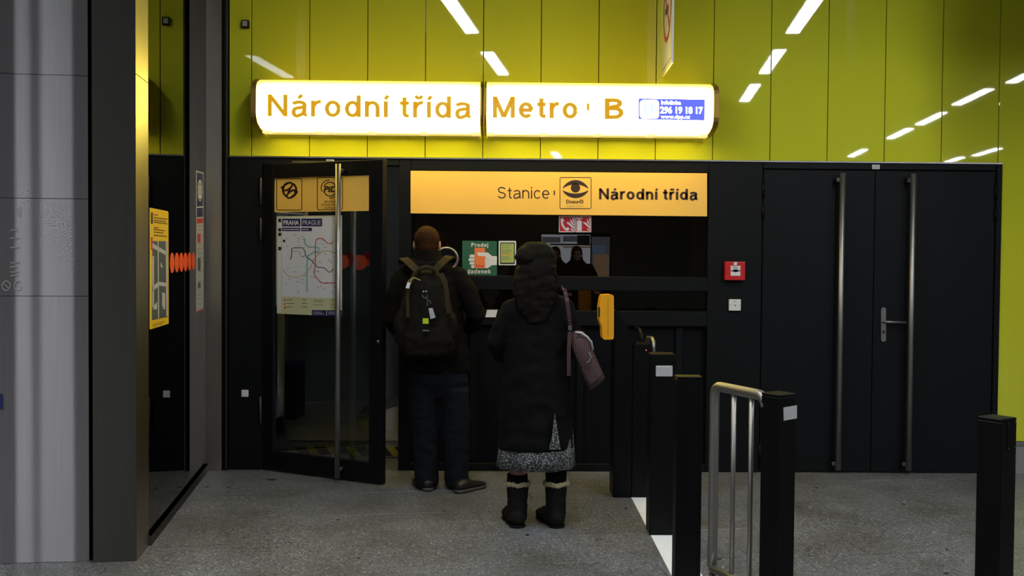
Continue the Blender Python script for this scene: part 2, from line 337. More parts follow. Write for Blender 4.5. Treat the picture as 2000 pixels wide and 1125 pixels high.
# grotesque letters drawn as strokes: unit cap height, x from 0 to the advance width
def _arc(cx, cy, rx, ry, a0, a1, n=14): return [(cx+rx*math.cos(math.radians(a0+(a1-a0)*i/n)), cy+ry*math.sin(math.radians(a0+(a1-a0)*i/n))) for i in range(n+1)]
def glyph(ch, w):
    h = w/2; X = .74; k = w*.25
    base = {'á': 'a', 'í': 'ı', 'ř': 'r', 'č': 'c', 'i': 'ı', 'j': 'ȷ'}.get(ch, ch); st = []; adv = .6
    if base == 'N': adv = .74; st = [[(h, 0), (h, 1)], [(h*.9, 1-h*.5), (.74-h*.9, h*.5)], [(.74-h, 0), (.74-h, 1)]]
    elif base == 'M': adv = .88; st = [[(h, 0), (h, 1)], [(h, 1-h*.4), (.44, h*.4)], [(.44, h*.4), (.88-h, 1-h*.4)], [(.88-h, 0), (.88-h, 1)]]
    elif base in 'BP':
        adv = .68; st = [[(h, 0), (h, 1)], [(h, 1-h), (.36, 1-h)]+_arc(.36, .755, .26-k, .245-h, 90, -90)[1:]+[(h, .51+h*.0)]]
        if base == 'B': st += [[(h, .51), (.38, .51)]+_arc(.38, .255+h*.5, .29-k, .255-h*.5, 90, -90)[1:]+[(h, h)]]
        else: adv = .65
    elif base == 'S': adv = .66; st = [_arc(.33, .745, .29-k, .255-h, 15, 180)+_arc(.33, .745, .29-k, .235, 190, 250, 6)+_arc(.33, .265, .30-k, .235, 70, 10, 6)+_arc(.33, .265, .30-k, .265-h, 0, -165)]
    elif base == 'r': adv = .37; st = [[(h, 0), (h, X)], _arc(.36, .36, .36-h, .38-h*.6, 170, 90, 8)+[(.38, X-h*.6)]]
    elif base == 'o': adv = .60; st = [_arc(.30, X/2, .30-h, X/2-h+.01, 0, 360, 28)]
    elif base == 'd': adv = .60; st = [_arc(.29, X/2, .29-h, X/2-h+.01, 0, 360, 28), [(.60-h, 0), (.60-h, 1)]]
    elif base == 'n': adv = .56; st = [[(h, 0), (h, X)], _arc(.28, .44, .28-h, .31-h, 180, 0)+[(.56-h, 0)]]
    elif base == 'ı': adv = w; st = [[(h, 0), (h, X)]]
    elif base == 'ȷ': adv = w; st = [[(h, X), (h, -.12), (h-.03, -.19), (h-.13, -.21)]]
    elif base == 't': adv = .34; st = [[(.17, .93), (.17, .16), (.20, .07+h*.3), (.34, h)], [(0, X-h), (.34, X-h)]]
    elif base == 'a': adv = .58; st = [_arc(.28, .52, .25-k*.6, X-.52-h, 160, 20, 10)+[(.56-h, .42), (.56-h, .1), (.585, h*.6)], [(.56-h, .44), (.36, .415), (.18, .38)]+_arc(.20, .20, .20-h, .18, 120, 290, 12)+[(.42, .12), (.56-h, .28)]]
    elif base == 'e': adv = .58; st = [_arc(.29, X/2, .29-h, X/2-h+.01, 0, 318, 26), [(h, X/2), (.58-h*.6, X/2)]]
    elif base == 'c': adv = .54; st = [_arc(.29, X/2, .29-h, X/2-h+.01, 38, 322, 24)]
    elif base == 'z': adv = .50; st = [[(.02, X-h), (.48, X-h)], [(.48-h*.6, X-h), (h*.8, h)], [(0, h), (.50, h)]]
    elif base == 'k': adv = .54; st = [[(h, 0), (h, 1)], [(h, .28), (.50-h*.3, X)], [(.20, .42), (.54-h*.6, 0)]]
    cx = {'a': .30, 'ı': h, 'ȷ': h, 'r': .22, 'c': .29}.get(base, .3)
    if ch in 'áí': st += [[(cx-.03, .83), (cx+.09, 1.0)]]
    if ch in 'řč': st += [[(cx-.13, 1.0), (cx, .86)], [(cx, .86), (cx+.13, 1.0)]]
    if ch in 'ij': st += [[(h, .87), (h, 1.0)]]
    return st, adv
def gtext(pl, body, x0, x1, base, cap, mat, parent, wt=.13, gap=.13, slope=0.0, o1=.0012, o0=0.0):
    items = []; x = 0.0
    for ch in body:
        if ch == ' ': x += .30; continue
        st, adv = glyph(ch, wt); items.append((ch, x, st)); x += adv+gap
    sx = (x1-x0)/(x-gap)
    for ch, ox, st in items:
        P = []
        for line in st:
            for q in stroke(line, wt*(.85 if ch in 'áířč' and line[0][1] > .8 and len(line) == 2 and line[0][1] != 0 and line[1][1] > .8 else 1)):
                P.append([(x0+(ox+a)*sx, base-b*cap+slope*(ox+a)*sx) for a, b in q])
        art('letter', pl, P, mat, parent, o0, o1)
_cap = {}
def text_mesh(body, bold=0.0, shear=0.0):
    cu = bpy.data.curves.new('t', 'FONT'); cu.body = body; cu.offset = bold; cu.shear = shear; cu.resolution_u = 4; cu.extrude = 0.0
    o = bpy.data.objects.new('t', cu); COL.objects.link(o); dg = bpy.context.evaluated_depsgraph_get(); dg.update()
    me = bpy.data.meshes.new_from_object(o.evaluated_get(dg)); bpy.data.objects.remove(o); bpy.data.curves.remove(cu)
    v = [(q.co.x, q.co.y) for q in me.vertices]; f = [tuple(p.vertices) for p in me.polygons]; bpy.data.meshes.remove(me); return v, f
def text(name, pl, body, x0, x1, base, cap, mat, parent=None, bold=0.0, slope=0.0, o1=0.0012, shear=0.0):
    v, f = text_mesh(body, bold, shear)
    if bold not in _cap: _cap[bold] = max(q[1] for q in text_mesh('N', bold)[0])
    xa, xb = min(q[0] for q in v), max(q[0] for q in v); vs = []
    for a, b in v:
        px = x0+(x1-x0)*(a-xa)/(xb-xa); vs.append(pl.hit(px, base-cap*b/_cap[bold]+slope*(px-x0))+pl.n*o1)
    me = bpy.data.meshes.new(name); me.from_pydata([tuple(q) for q in vs], [], f)
    return tag(link(name, me, mat, parent), kind='stuff')
def lines(pl, name, x0, x1, ys, h, mat, parent, o1=0.001, sl=0.0, seed=1):     # illegible small print
    r = random.Random(seed); P = []
    for y in ys:
        x = x0; e = x0+(x1-x0)*r.uniform(.65, 1)
        while x < e:
            wd = r.uniform(.06, .18)*(x1-x0); P.append(rect(x, y+sl*(x-x0), min(x+wd, e), y+h+sl*(x-x0), sl)); x += wd+.03*(x1-x0)
    return tag(art(name, pl, P, mat, parent, 0, o1), kind='stuff')
WALL = Plane((0, 0, 0), (0, -1, 0))
def wx(px, py=620): return at(px, py, 0).x
def wz(py, px=1000): return at(px, py, 0).z

# ================================================================ THE SETTING
TOP = 2.315                                   # top of the dark partition
XL, XD0, XD1 = wx(447), wx(512), wx(779)      # left end, door opening
XW0, XW1, XP = wx(802), wx(1381), wx(1487)    # booth window, post with the alarm
XR = wx(1940); XE = wx(1951)
CEIL = 4.1
# floor: plain bed with granite slabs in running bond along the hall
fl = box('floor', -8, 18, -27, 3.2, -0.20, -0.004, 'granite'); tag(fl, 'grey speckled granite floor of the station hall', 'floor', kind='structure')
slab = None; k = 0
SW, SD = 0.80, 0.60
for r in range(-3, 8):
    for c in range(-6, 9):
        u0 = c*SW + (SW/2 if r % 2 else 0) - 0.28; v0 = -r*SD - 0.02
        cen = HV*(u0+SW/2) + HU*(v0-SD/2)
        if not (-4.0 < cen.x < 4.4 and -4.2 < cen.y < 0.55): continue
        if slab is None:
            bm = bmesh.new(); bm_box(bm, -SW/2+.0012, SW/2-.0012, -SD/2+.0012, SD/2-.0012, -.03, 0, .0012)
            me = bpy.data.meshes.new('floor_slab'); bm.to_mesh(me); bm.free(); me.materials.append(MAT['granite']); slab = me
        o = bpy.data.objects.new('floor_slab', slab); COL.objects.link(o); o.parent = fl
        o.location = cen - WL[fl] + Vector((0, 0, random.uniform(-.0006, 0))); o.rotation_euler = (0, 0, A)
s0, s1 = flo(1233, 972), flo(1312, 1125); d = (s1-s0).normalized(); nn = Vector((-d.y, d.x, 0)); 
if nn.x < 0: nn = -nn
a0, a1 = s0 - d*0.30, s1 + d*1.0
mesh('white_strip', [q+Vector((0, 0, z)) for z in (0.0, .002) for q in (a0, a1, a1+nn*.155, a0+nn*.155)],
     [(4, 5, 6, 7), (0, 1, 5, 4), (1, 2, 6, 5), (2, 3, 7, 6), (3, 0, 4, 7)], 'white_floor', fl)
FLP = Plane((0, 0, 0), (0, 0, 1))
for q in ((530, 937, 11, 1.6), (404, 951, 5, .9), (446, 952, 4, 1), (660, 1015, 4, 1), (1030, 1045, 4, 1.6), (1222, 993, 4, 1), (868, 998, 3, 1), (1404, 1092, 6, 1.5), (1596, 953, 4, .9), (1848, 1120, 6, 1.5), (1850, 1074, 4, 1), (1765, 985, 4, .9), (700, 1090, 4, 1.2), (1590, 958, 3, .8)):
    art('gum_spot', FLP, ell(*q, 10), 'ink_black', fl, 0, .0008)
# back wall carrying the lime glass panels
bm = bmesh.new(); bm_box(bm, XL-.02, 17.5, .03, .25, TOP, CEIL); bm_box(bm, XE+.012, 17.5, .03, .25, 0, TOP-.001)
wall = from_bm('wall_back', bm, 'backing'); tag(wall, 'back wall of the hall clad in glossy lime glass panels', 'wall', kind='structure')
g0 = wx(491, 150); step = (wx(1953, 150)-g0)/13
def gpanel(x0, x1, z0, z1, src=None):
    if src is None:
        o = box('glass_panel', x0+.003, x1-.003, .004, .026, z0, z1, 'lime_glass', wall, .0015)
    else:
        o = src.copy(); COL.objects.link(o); o.location = Vector(((x0+x1)/2, .015, z0))-WL[wall]
    o.rotation_euler = (math.radians(random.uniform(-.03, .03)), 0, math.radians(random.uniform(-.05, .05))); return o
gpanel(XL, g0, TOP+.012, CEIL-.01)
src = None
for i in range(13):
    q = gpanel(g0+i*step, g0+(i+1)*step, TOP+.012, CEIL-.01, src); src = src or q
XB = g0+13*step; src = None; zb = wz(862, 1990)
for i in range(8):
    q = gpanel(XB+i*step, XB+(i+1)*step, zb, CEIL-.01, src); src = src or q
box('base_plate', XE+.02, 17.4, .002, .028, 0.0, zb-.035, 'stone_base', wall)
box('base_trim', XE+.02, 17.4, -.004, .027, zb-.033, zb-.003, 'steel', wall)
box('head_trim', XL, XE, -.012, .028, TOP+.0005, TOP+.010, 'steel', wall)
# dark partition frame with the booth
pt = thing('wall_partition', 'anthracite metal framed partition under the lime panels', 'wall', ((XL+XE)/2, .06, 0), kind='structure')
def fr(name, x0, x1, z0, z1, y0=0.0, y1=.12, mat='anthracite', bev=.003): return box(name, x0, x1, y0, y1, z0, z1, mat, pt, bev)
fr('side_panel', XL, XD0-.002, 0, TOP)
fr('door_post', XD1, XW0-.0005, 0, TOP)
fr('header', XD0, XD1-.0005, wz(322, 640), TOP)
fr('header', XW0, XW1, wz(334, 1000), TOP)
fr('header', XP+.001, XR, wz(331, 1700), TOP)
fr('wall_panel', XW1+.0005, XP-.003, 0, TOP)
fr('door_jamb', XR+.002, XE, 0, TOP, -.012)
R1, R1b, R2, R2b = wz(541, 1250), wz(568, 1250), wz(608, 1250), wz(637, 1250)
fr('rail', XW0, XW1, R1b, R1, -.002, .10)
fr('rail', XW0, XW1, R2b, R2, -.002, .10)
fr('sill', XW0, XW1, 0, wz(906, 1100), 0, .12)
fr('lower_panel', XW0, XW1, wz(906, 1100)+.0005, R2b-.0005, .06, .09, 'anthracite_panel', 0)
for q in (918, 1128, 1322): fr('mullion', wx(q), wx(q+14), wz(906, 1100)+.001, R2b-.001, .03, .058)
wn = thing('window_1', 'dark booth window behind the orange supervisor sign', 'window', ((XW0+XW1)/2, .05, R2), kind='structure')
box('pane', XW0+.002, XW1-.002, .045, .053, R1+.001, wz(335, 1000)-.002, 'booth_glass', wn)
box('pane', XW0+.002, XW1-.002, .045, .053, R2+.001, R1b-.001, 'booth_glass', wn)
GL = Plane((0, .045, 0), (0, -1, 0))
# side light strip and rooms behind the partition
rm = thing('wall_room', 'grey plaster room behind the open glass door', 'wall', (0, 1.5, 0), kind='structure')
YB = 2.75; XI = XD1+.03; XLr = -2.1
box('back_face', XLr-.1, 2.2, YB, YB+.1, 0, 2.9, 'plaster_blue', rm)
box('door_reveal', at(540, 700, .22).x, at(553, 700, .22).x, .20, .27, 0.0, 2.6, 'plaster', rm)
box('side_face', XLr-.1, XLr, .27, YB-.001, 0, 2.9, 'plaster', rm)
box('divider', XI, XI+.08, .13, YB-.001, 0, 2.9, 'plaster_dark', rm)  # added wall, keeps light of the door room out of the booth
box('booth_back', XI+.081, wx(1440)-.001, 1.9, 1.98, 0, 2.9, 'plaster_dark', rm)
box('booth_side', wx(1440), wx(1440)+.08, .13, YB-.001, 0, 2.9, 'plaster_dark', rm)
box('lid', XLr-.1, 2.2, .26, YB+.1, 2.901, 3.0, 'ceiling_paint', rm)
ys = flo(660, 893).y
step_o = thing('room_step', 'low step with a black and yellow hazard strip inside the door', 'step', (XLr+.5, ys+.4, 0), kind='structure')
box('tread', XLr+.001, XI-.001, ys, YB-.002, 0, .125, 'stone_base', step_o, .003)
HZ = Plane((0, ys, 0), (0, -1, 0)); z0_, z1_ = .012, .085
for i in range(11):
    x = XLr+.01+i*.16
    mesh('hazard_stripe', [(x, ys-.002, z1_), (x+.09, ys-.002, z1_), (x+.15, ys-.002, z0_), (x+.06, ys-.002, z0_), (x, ys, z1_), (x+.09, ys, z1_), (x+.15, ys, z0_), (x+.06, ys, z0_)] if x+.15 < XI else [(x, ys-.002, z1_), (XI-.01, ys-.002, z1_), (XI-.01, ys-.002, z0_), (min(x+.06, XI-.012), ys-.002, z0_), (x, ys, z1_), (XI-.01, ys, z1_), (XI-.01, ys, z0_), (min(x+.06, XI-.012), ys, z0_)], [(0, 1, 2, 3), (0, 4, 5, 1), (1, 5, 6, 2), (2, 6, 7, 3), (3, 7, 4, 0), (7, 6, 5, 4)], 'tape_black', step_o) if x+.06 < XI-.02 else None
box('hazard_tape', XLr+.005, XI-.005, ys-.0012, ys-.0004, z0_, z1_, 'tape_yellow', step_o)
box('nosing', XLr+.002, XI-.002, ys-.006, ys+.03, .1255, .130, 'steel', step_o)
lamp = thing('room_lamp', 'small ceiling lamp in the room behind the glass door', 'lamp', (-1.2, 1.5, 2.88))
box('lamp_body', -1.35, -1.05, 1.35, 1.65, 2.87, 2.90, 'white_plastic', lamp); box('lamp_glass', -1.33, -1.07, 1.37, 1.63, 2.855, 2.869, 'room_lamp', lamp)
bl_ = thing('booth_fill_lamp', 'added dim warm lamp brightening the dark booth, out of view', 'lamp', (.4, 1.3, 2.88))  # unseen lamp, added to lift the black booth interior
box('lamp_body', .25, .55, 1.15, 1.45, 2.87, 2.90, 'white_plastic', bl_); box('lamp_glass', .27, .53, 1.17, 1.43, 2.855, 2.869, 'booth_fill_lamp', bl_)
# desk seen in the gap beside the open door
dk = thing('room_desk', 'grey desk with a slanting steel edged top inside the door', 'desk', (wx(762)-.1, 1.3, .13))
dp = Plane((0, 1.05, 0), (0, -1, 0)); p_ = [dp.hit(700, 817), dp.hit(784, 786)]
xa, xb = p_[0].x, min(p_[1].x, XI-.01); za, zb_ = p_[0].z, p_[1].z
mesh('desk_side', [(xa, y, .126) if i in (0, 3) else None for i, y in ()] or [(xa, 1.05, .126), (xb, 1.05, .126), (xb, 1.05, zb_), (xa, 1.05, za), (xa, 1.6, .126), (xb, 1.6, .126), (xb, 1.6, zb_), (xa, 1.6, za)],
     [(0, 1, 2, 3), (4, 5, 6, 7), (0, 1, 5, 4), (1, 2, 6, 5), (2, 3, 7, 6), (3, 0, 4, 7)], 'plaster', dk)
mesh('desk_top', [(xa-.02, 1.03, za+.002), (xb, 1.03, zb_+.002), (xb, 1.62, zb_+.002), (xa-.02, 1.62, za+.002), (xa-.02, 1.03, za+.016), (xb, 1.03, zb_+.016), (xb, 1.62, zb_+.016), (xa-.02, 1.62, za+.016)],
     [(0, 1, 2, 3), (4, 5, 6, 7), (0, 1, 5, 4), (1, 2, 6, 5), (2, 3, 7, 6), (3, 0, 4, 7)], 'steel', dk)
cb = thing('wall_cabinet', 'dark blue cabinet against the side wall inside the door', 'cabinet', (XLr+.15, 1.8, .126))
box('body', XLr+.002, -1.80, 1.6, 2.05, .126, .62, 'ink_blue', cb, .005); box('door', XLr+.03, -1.82, 1.585, 1.599, .15, .60, 'anthracite', cb, .002)
# ceiling and the rest of the hall
tag(box('ceiling', -8, 18, -27, .02, CEIL, CEIL+.1, 'ceiling_paint'), 'dark ceiling of the station hall', 'ceiling', kind='structure')
bk = box('shade_beam', 3.1, 17.9, -1.6, -1.3, 3.32, CEIL-.001, 'ceiling_paint'); tag(bk, 'added beam out of view, shading the top right of the lime wall', 'ceiling', kind='structure')  # unseen beam, added to darken the upper right of the wall
tag(box('wall_rear', -8, 18, -27.1, -27.001, 0, CEIL, 'hall_paint'), 'pale far wall of the hall opposite the booth', 'wall', kind='structure')
tag(box('wall_right', 18.001, 18.1, -27, .02, 0, CEIL, 'hall_paint'), 'pale side wall at the far end of the hall', 'wall', kind='structure')
tag(box('wall_left', -8.1, -8.001, -27, .02, 0, CEIL, 'hall_paint'), 'pale wall beyond the steel column', 'wall', kind='structure')

# fluorescent ceiling lamps, all but the far left row found from their reflections in the lime glass (mirror image at +y)
ZL = CEIL-.05
def vpt(px, py):
    d = ray(px, py); p = CAM + d*((ZL-.045-CAM.z)/d.z); return Vector((p.x, -p.y, 0))
lum = None
def luminaire(n0, n1, label, grp):
    global lum
    L = 1.5; c = (n0+n1)/2
    t = thing('ceiling_lamp', label, 'lamp', (c.x, c.y, ZL), grp); t.rotation_euler = (0, 0, A)
    if lum is None:
        WL[t] = Vector((0, 0, 0))
        lum = [box('housing', -.085, .085, -L/2, L/2, -.04, .05, 'white_plastic', t, .004), box('diffuser', -.068, .068, -L/2+.015, L/2-.015, -.05, -.0405, 'lamp_diffuser', t)]
        for q in lum: q.location = q.location
        WL[t] = Vector((c.x, c.y, ZL))
    else:
        for q in lum: r = q.copy(); COL.objects.link(r); r.parent = t
    return t
rows = {'left': [((872, -12), (925, 72)), ((947, 98), (986, 150)), ((1082, 299), (1090, 309))],
        'middle': [((1596, -8), (1548, 67)), ((1525, 94), (1492, 145)), ((1474, 163), (1454, 198))],
        'right': [((2060, 128), (1975, 156)), ((1943, 175), (1862, 204)), ((1844, 221), (1795, 242)), ((1778, 252), (1737, 269)), ((1683, 296), (1662, 301))],
        'far left': None, 'far right': [((1950, 293), (1908, 302)), ((1880, 310), (1846, 317))]}
order = ['nearest the lime wall', 'second from the lime wall', 'third from the lime wall', 'fourth from the lime wall', 'farthest from the lime wall']
for nm, L in rows.items():
    if L is None:                             # unseen row, added to lay bright streaks on the steel pier
        for i in range(4):
            c = Vector((-4.35, -4.2, 0)) - HU*(2.55*i)
            luminaire(c, c, 'added unseen fluorescent lamp lighting the steel pier, %s row, %s' % (nm, order[i]), 'ceiling lamps of the hall')
        continue
    for i, (a, b) in enumerate(L):
        luminaire(vpt(*a), vpt(*b), 'added unseen fluorescent lamp lighting the steel pier, %s row, %s' % (nm, order[i]), 'ceiling lamps of the hall')

# ================================================================ LEFT: glass wall, steel columns
gA, gB = flo(402, 920), flo(289, 1066)
gd = (gB-gA).normalized(); gn = Vector((-gd.y, gd.x, 0))
if gn.dot(CAM-gA) < 0: gn = -gn
SG = Plane(gA, gn)
gw = thing('window_2', 'tall glass side wall between the steel column and steel post', 'window', tuple((gA+gB)/2 - gn*.006), kind='structure')
def along(name, p, q, off0, off1, z0, z1, mat, par):
    vs = [Vector((a.x, a.y, z))+gn*o for z in (z0, z1) for a, o in ((p, off0), (q, off0), (q, off1), (p, off1))]
    return mesh(name, vs, [(0, 1, 2, 3), (4, 5, 6, 7), (0, 1, 5, 4), (1, 2, 6, 5), (2, 3, 7, 6), (3, 0, 4, 7)], mat, par)
along('pane', gA, gB, -.012, 0, .055, CEIL-.01, 'side_glass', gw)
along('floor_channel', gA, gB, -.03, .018, 0, .054, 'steel_dark', gw)
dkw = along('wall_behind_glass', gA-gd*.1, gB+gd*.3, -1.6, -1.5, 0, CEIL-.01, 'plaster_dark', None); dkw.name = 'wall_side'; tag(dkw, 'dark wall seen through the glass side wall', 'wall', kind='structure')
# steel posts next to the partition
cA = flo(433, 919.5)
st = thing('corner_post', 'tall brushed steel post at the end of the glass wall', 'post', ((gA.x+cA.x)/2, gA.y+.1, 0))
mesh('cladding', [Vector((q.x, q.y, z)) for z in (0, CEIL-.005) for q in (gA+gn*.001, cA+Vector((0, -.005, 0)), cA+Vector((0, .2, 0)), Vector((gA.x-.02, gA.y+.2, 0)))], [(0, 1, 2, 3), (4, 5, 6, 7), (0, 1, 5, 4), (1, 2, 6, 5), (2, 3, 7, 6), (3, 0, 4, 7)], 'steel_column', st)
box('dark_post', cA.x+.004, XL-.004, cA.y+.03, .2, 0, CEIL-.005, 'black_metal', st)  # dark metal post between the steel cladding and the partition
box('edge_strip', XL-.012, XL-.003, cA.y-.01, cA.y+.028, 0, CEIL-.005, 'steel_dark', st)
# square steel column
c0, c1 = flo(266, 1096), flo(182, 1099)
cu_ = (c0-c1).normalized(); cw = (c0-c1).length
co = thing('steel_column', 'square dark steel column lit yellow on its narrow side', 'column', tuple((c0+c1)/2))
back0 = gB + gn*.0
def prism(name, pts, z0, z1, mat, par):
    n = len(pts); vs = [Vector((p.x, p.y, z)) for z in (z0, z1) for p in pts]
    return mesh(name, vs, [tuple(range(n)), tuple(range(n, 2*n))]+[(i, (i+1) % n, n+(i+1) % n, n+i) for i in range(n)], mat, par)
zj = SG.hit(276, 153).z
e0 = c0 + Vector((-.002, .001, 0)); e1 = gB - gd*.004 + gn*.004
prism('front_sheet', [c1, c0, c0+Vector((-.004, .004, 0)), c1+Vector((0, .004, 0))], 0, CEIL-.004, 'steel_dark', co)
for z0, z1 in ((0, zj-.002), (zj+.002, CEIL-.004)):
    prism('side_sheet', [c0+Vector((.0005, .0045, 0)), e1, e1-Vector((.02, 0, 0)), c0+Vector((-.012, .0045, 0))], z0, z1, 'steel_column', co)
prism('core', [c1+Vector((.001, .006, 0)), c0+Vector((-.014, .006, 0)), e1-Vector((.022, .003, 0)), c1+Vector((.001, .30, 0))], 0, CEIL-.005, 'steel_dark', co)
# brushed steel clad pier at the far left
pd_y = c1.y + .02
cl = thing('steel_clad_pier', 'broad brushed steel clad pier at the left edge', 'column', (at(60, 800, pd_y).x, pd_y+.2, 0))
PX0, PX1 = at(-120, 600, pd_y).x, at(171, 600, pd_y).x
zs = [0, at(90, 578, pd_y).z, at(90, 388, pd_y).z, at(90, 147, pd_y).z, CEIL-.005]
def pier_slope(px):                           # ripples shaped to place bright and dark streaks on the sheets
    K = ((-120, .2), (-40, -.5), (2, -.2), (8, .9), (30, .9), (41, -.45), (60, -.4), (70, .25), (78, .2), (90, -.75), (140, -.6), (152, .7), (171, .8))
    for (a, u), (b, v) in zip(K, K[1:]):
        if a <= px <= b: return u+(v-u)*(px-a)/(b-a)
    return 0
pier_y = [pd_y-.10]
for k in range(128): pier_y.append(pier_y[-1] + (.165+.165*pier_slope(-120+291*(k+.5)/128))*(PX1-PX0)/128)
for i in range(4):
    n = 128; vs = []; fs = []
    for z in (zs[i]+.0015, zs[i+1]-.0015):
        for k in range(n+1):
            x = PX0+(PX1-PX0)*k/n; t = (x-PX0)/(PX1-PX0)
            vs.append((x, pier_y[k], z))
    fs = [(k, k+1, n+2+k, n+1+k) for k in range(n)]
    me = bpy.data.meshes.new('cladding_sheet'); me.from_pydata(vs, [], fs); o = link('cladding_sheet', me, 'steel_clad', cl, True)
box('core', PX0+.01, PX1-.006, max(pier_y)+.012, pd_y+.35, 0, CEIL-.006, 'black_metal', cl)
PC = Plane((at(25, 500, pd_y).x, pier_y[64]-.008, 0), (.33, -1, 0))
art('etched_arrow', PC, ell(42, 415, 9, 11), 'etched', cl, 0, .001)
for q in (12, 36): art('etched_ring', PC, [*ring(q, 558, 9, 10, 2), *stroke([(q-6, 552), (q+6, 564)], 1.6)], 'etched', cl, 0, .001)
lines(PC, 'etched_print', 20, 40, [448, 464, 482, 512, 520, 530, 537], 2.5, 'etched', cl, seed=4)
art('blue_mark', PC, rect(-6, 769, 5, 799), 'ink_blue', cl, 0, .001)
# posters and dots on the glass wall
yp = thing('area_map_poster', 'yellow area map poster stuck on the glass side wall', 'poster', tuple(SG.hit(310, 640)))
art('sheet', SG, [(292, 405.5), (327, 412.5), (328.5, 415), (329, 632), (293, 643.5), (292, 642)], 'sheet_yellow', yp, .0005, .0015)
art('map', SG, [(297, 471), (327, 471), (327, 619), (296, 625.5)], 'sheet_slate', yp, .0015, .002)
art_each('street', SG, [[(307, 471), (309, 471), (310, 621), (308, 622)], [(297, 475), (326, 492), (326, 500), (297, 484)], [(297, 560), (309, 550), (326, 553), (326, 560), (310, 558), (297, 570)], [(316, 571), (322, 573), (322, 604), (318, 604), (318, 598), (316, 598)], [(299, 598), (306, 590), (306, 604), (299, 605)], [(313, 512), (317, 520), (317, 523), (313, 521)], [(323, 471), (326.5, 471), (326.5, 617), (324, 618)], [(297, 500), (300, 500), (300, 600), (297, 600)]], 'sheet_road', yp, .002, .0024)
lines(SG, 'print', 300, 327, [424, 429, 433, 447, 452, 458], 2.2, 'ink_brown', yp, .0021, .12, seed=2)
lines(SG, 'print', 298, 327, [634, 637], 1.2, 'ink_brown', yp, .0021, -.3, seed=9)
art('portrait', SG, [rect(294, 415, 298, 437)], 'ink_black', yp, .0015, .002)
art_each('red_print', SG, [rect(300, 418, 308, 420.5, .15), rect(300, 443, 309, 445.5, .12), rect(294, 463, 297.5, 488)], 'ink_red', yp, .0015, .0022)
ip = thing('information_poster', 'narrow blue topped information poster at the end of the glass wall', 'poster', tuple(SG.hit(390, 610)))
art('sheet', SG, [(383, 333), (397, 337.5), (397, 605), (383, 612)], 'sheet_road', ip, .0005, .0015)
art('blue_header', SG, [(384, 336), (396, 340), (396, 423), (384, 424)], 'ink_blue', ip, .0015, .002)
art('pictogram', SG, [*ring(390, 372, 4.2, 21, 1.3), rect(388.8, 361, 391.2, 385), rect(387.5, 383, 392.5, 387), ell(390, 355, 1.3, 4)], 'sheet_white', ip, .002, .0025)
art('white_line', SG, [[(384, 404), (396, 403), (396, 405), (384, 406)]], 'sheet_white', ip, .002, .0025)
art_each('red_print', SG, [[(384, 427), (396, 426), (396, 435), (384, 437)], [(385, 457), (391, 456), (391, 473), (385, 475)], [(383, 608), (396.5, 602), (396.5, 605), (383, 611.5)]], 'ink_red', ip, .0015, .0021)
art_each('picture', SG, [[(386, 505), (391, 504), (391, 528), (386, 529)], [(386, 552), (391, 551), (391, 562), (386, 564)]], 'sheet_slate', ip, .0015, .0021)
lines(SG, 'print', 386, 395.5, list(range(440, 600, 9)), 1.2, 'ink_grey', ip, .002, seed=3)
ords = ['nearest the yellow poster', 'second from the yellow poster', 'third from the yellow poster', 'third from the blue poster', 'second from the blue poster', 'nearest the blue poster']
for i, (cx, rx, y0, y1) in enumerate(((336, 4.2, 493.5, 533.5), (345.2, 4.1, 493.5, 532), (354, 3.9, 493.5, 531), (362, 3.7, 493.5, 530), (369.8, 3.4, 493, 528.5), (377.6, 3.0, 493, 527.5))):
    tag(art('warning_dot', SG, ell(cx, (y0+y1)/2, rx, (y1-y0)/2, 24), 'ink_orange', None, .0005, .0015), 'round orange warning sticker on the glass wall, %s' % ords[i], 'sticker', 'orange stickers on the glass wall')

# ================================================================ BACKLIT STATION SIGN
PROF = [(-.002, 2.862), (-.20, 2.852), (-.28, 2.822), (-.312, 2.79), (-.32, 2.765), (-.32, 2.60), (-.312, 2.572), (-.27, 2.535), (-.18, 2.51), (-.06, 2.498), (-.002, 2.497)]
SP = Plane((0, -.32, 0), (0, -1, 0))
def sign_box(name, pl, pr, label):
    x0, x1 = SP.hit(pl, 215).x, SP.hit(pr, 215).x
    t = thing(name, label, 'sign', ((x0+x1)/2, -.15, 2.497))
    n = len(PROF)
    sign_material(name+'_acrylic', x0, x1)
    vs = [(x, y, z) for x in (x0+.012, x1-.012) for y, z in PROF]
    mesh('diffuser', vs, [(i, i+1, n+i+1, n+i) for i in range(n-1)]+[(n-1, 0, n, 2*n-1), tuple(range(n)), tuple(range(n, 2*n))], name+'_acrylic', t)
    for a, b in ((x0-(.026 if pl < 600 else .002), x0+.0115), (x1-.0115, x1+(.026 if pr > 1300 else .002))):
        vs = [(x, y*1.015, 2.68+(z-2.68)*1.02) for x in (a, b) for y, z in PROF]
        mesh('end_cap', vs, [(i, i+1, n+i+1, n+i) for i in range(n-1)]+[(n-1, 0, n, 2*n-1), tuple(range(n)), tuple(range(n, 2*n))], 'brass_cap', t)
    box('bottom_rail', x0+.02, x1-.02, -.05, -.004, 2.478, 2.4955, 'steel', t)
    for i in range(5):
        x = x0+.04+(x1-x0-.08)*i/4
        box('clip', x-.025, x+.025, -.14, -.06, 2.478, 2.496, 'clip_acrylic', t, .002)
    return t
pm('brass_cap', (0.34, 0.20, 0.04), 0.4, 0.6, var=.1); em('clip_acrylic', (1, .7, .3), .8)
sg = sign_box('station_name_sign', 497, 941, 'long backlit sign box with golden station name')
gtext(SP, 'Národní třída', 523, 919, 227, 42.5, 'sign_letters', sg, .158, .15, .010, .003)
sg2 = sign_box('metro_line_sign', 947, 1397, 'backlit sign box reading Metro B with a blue panel')
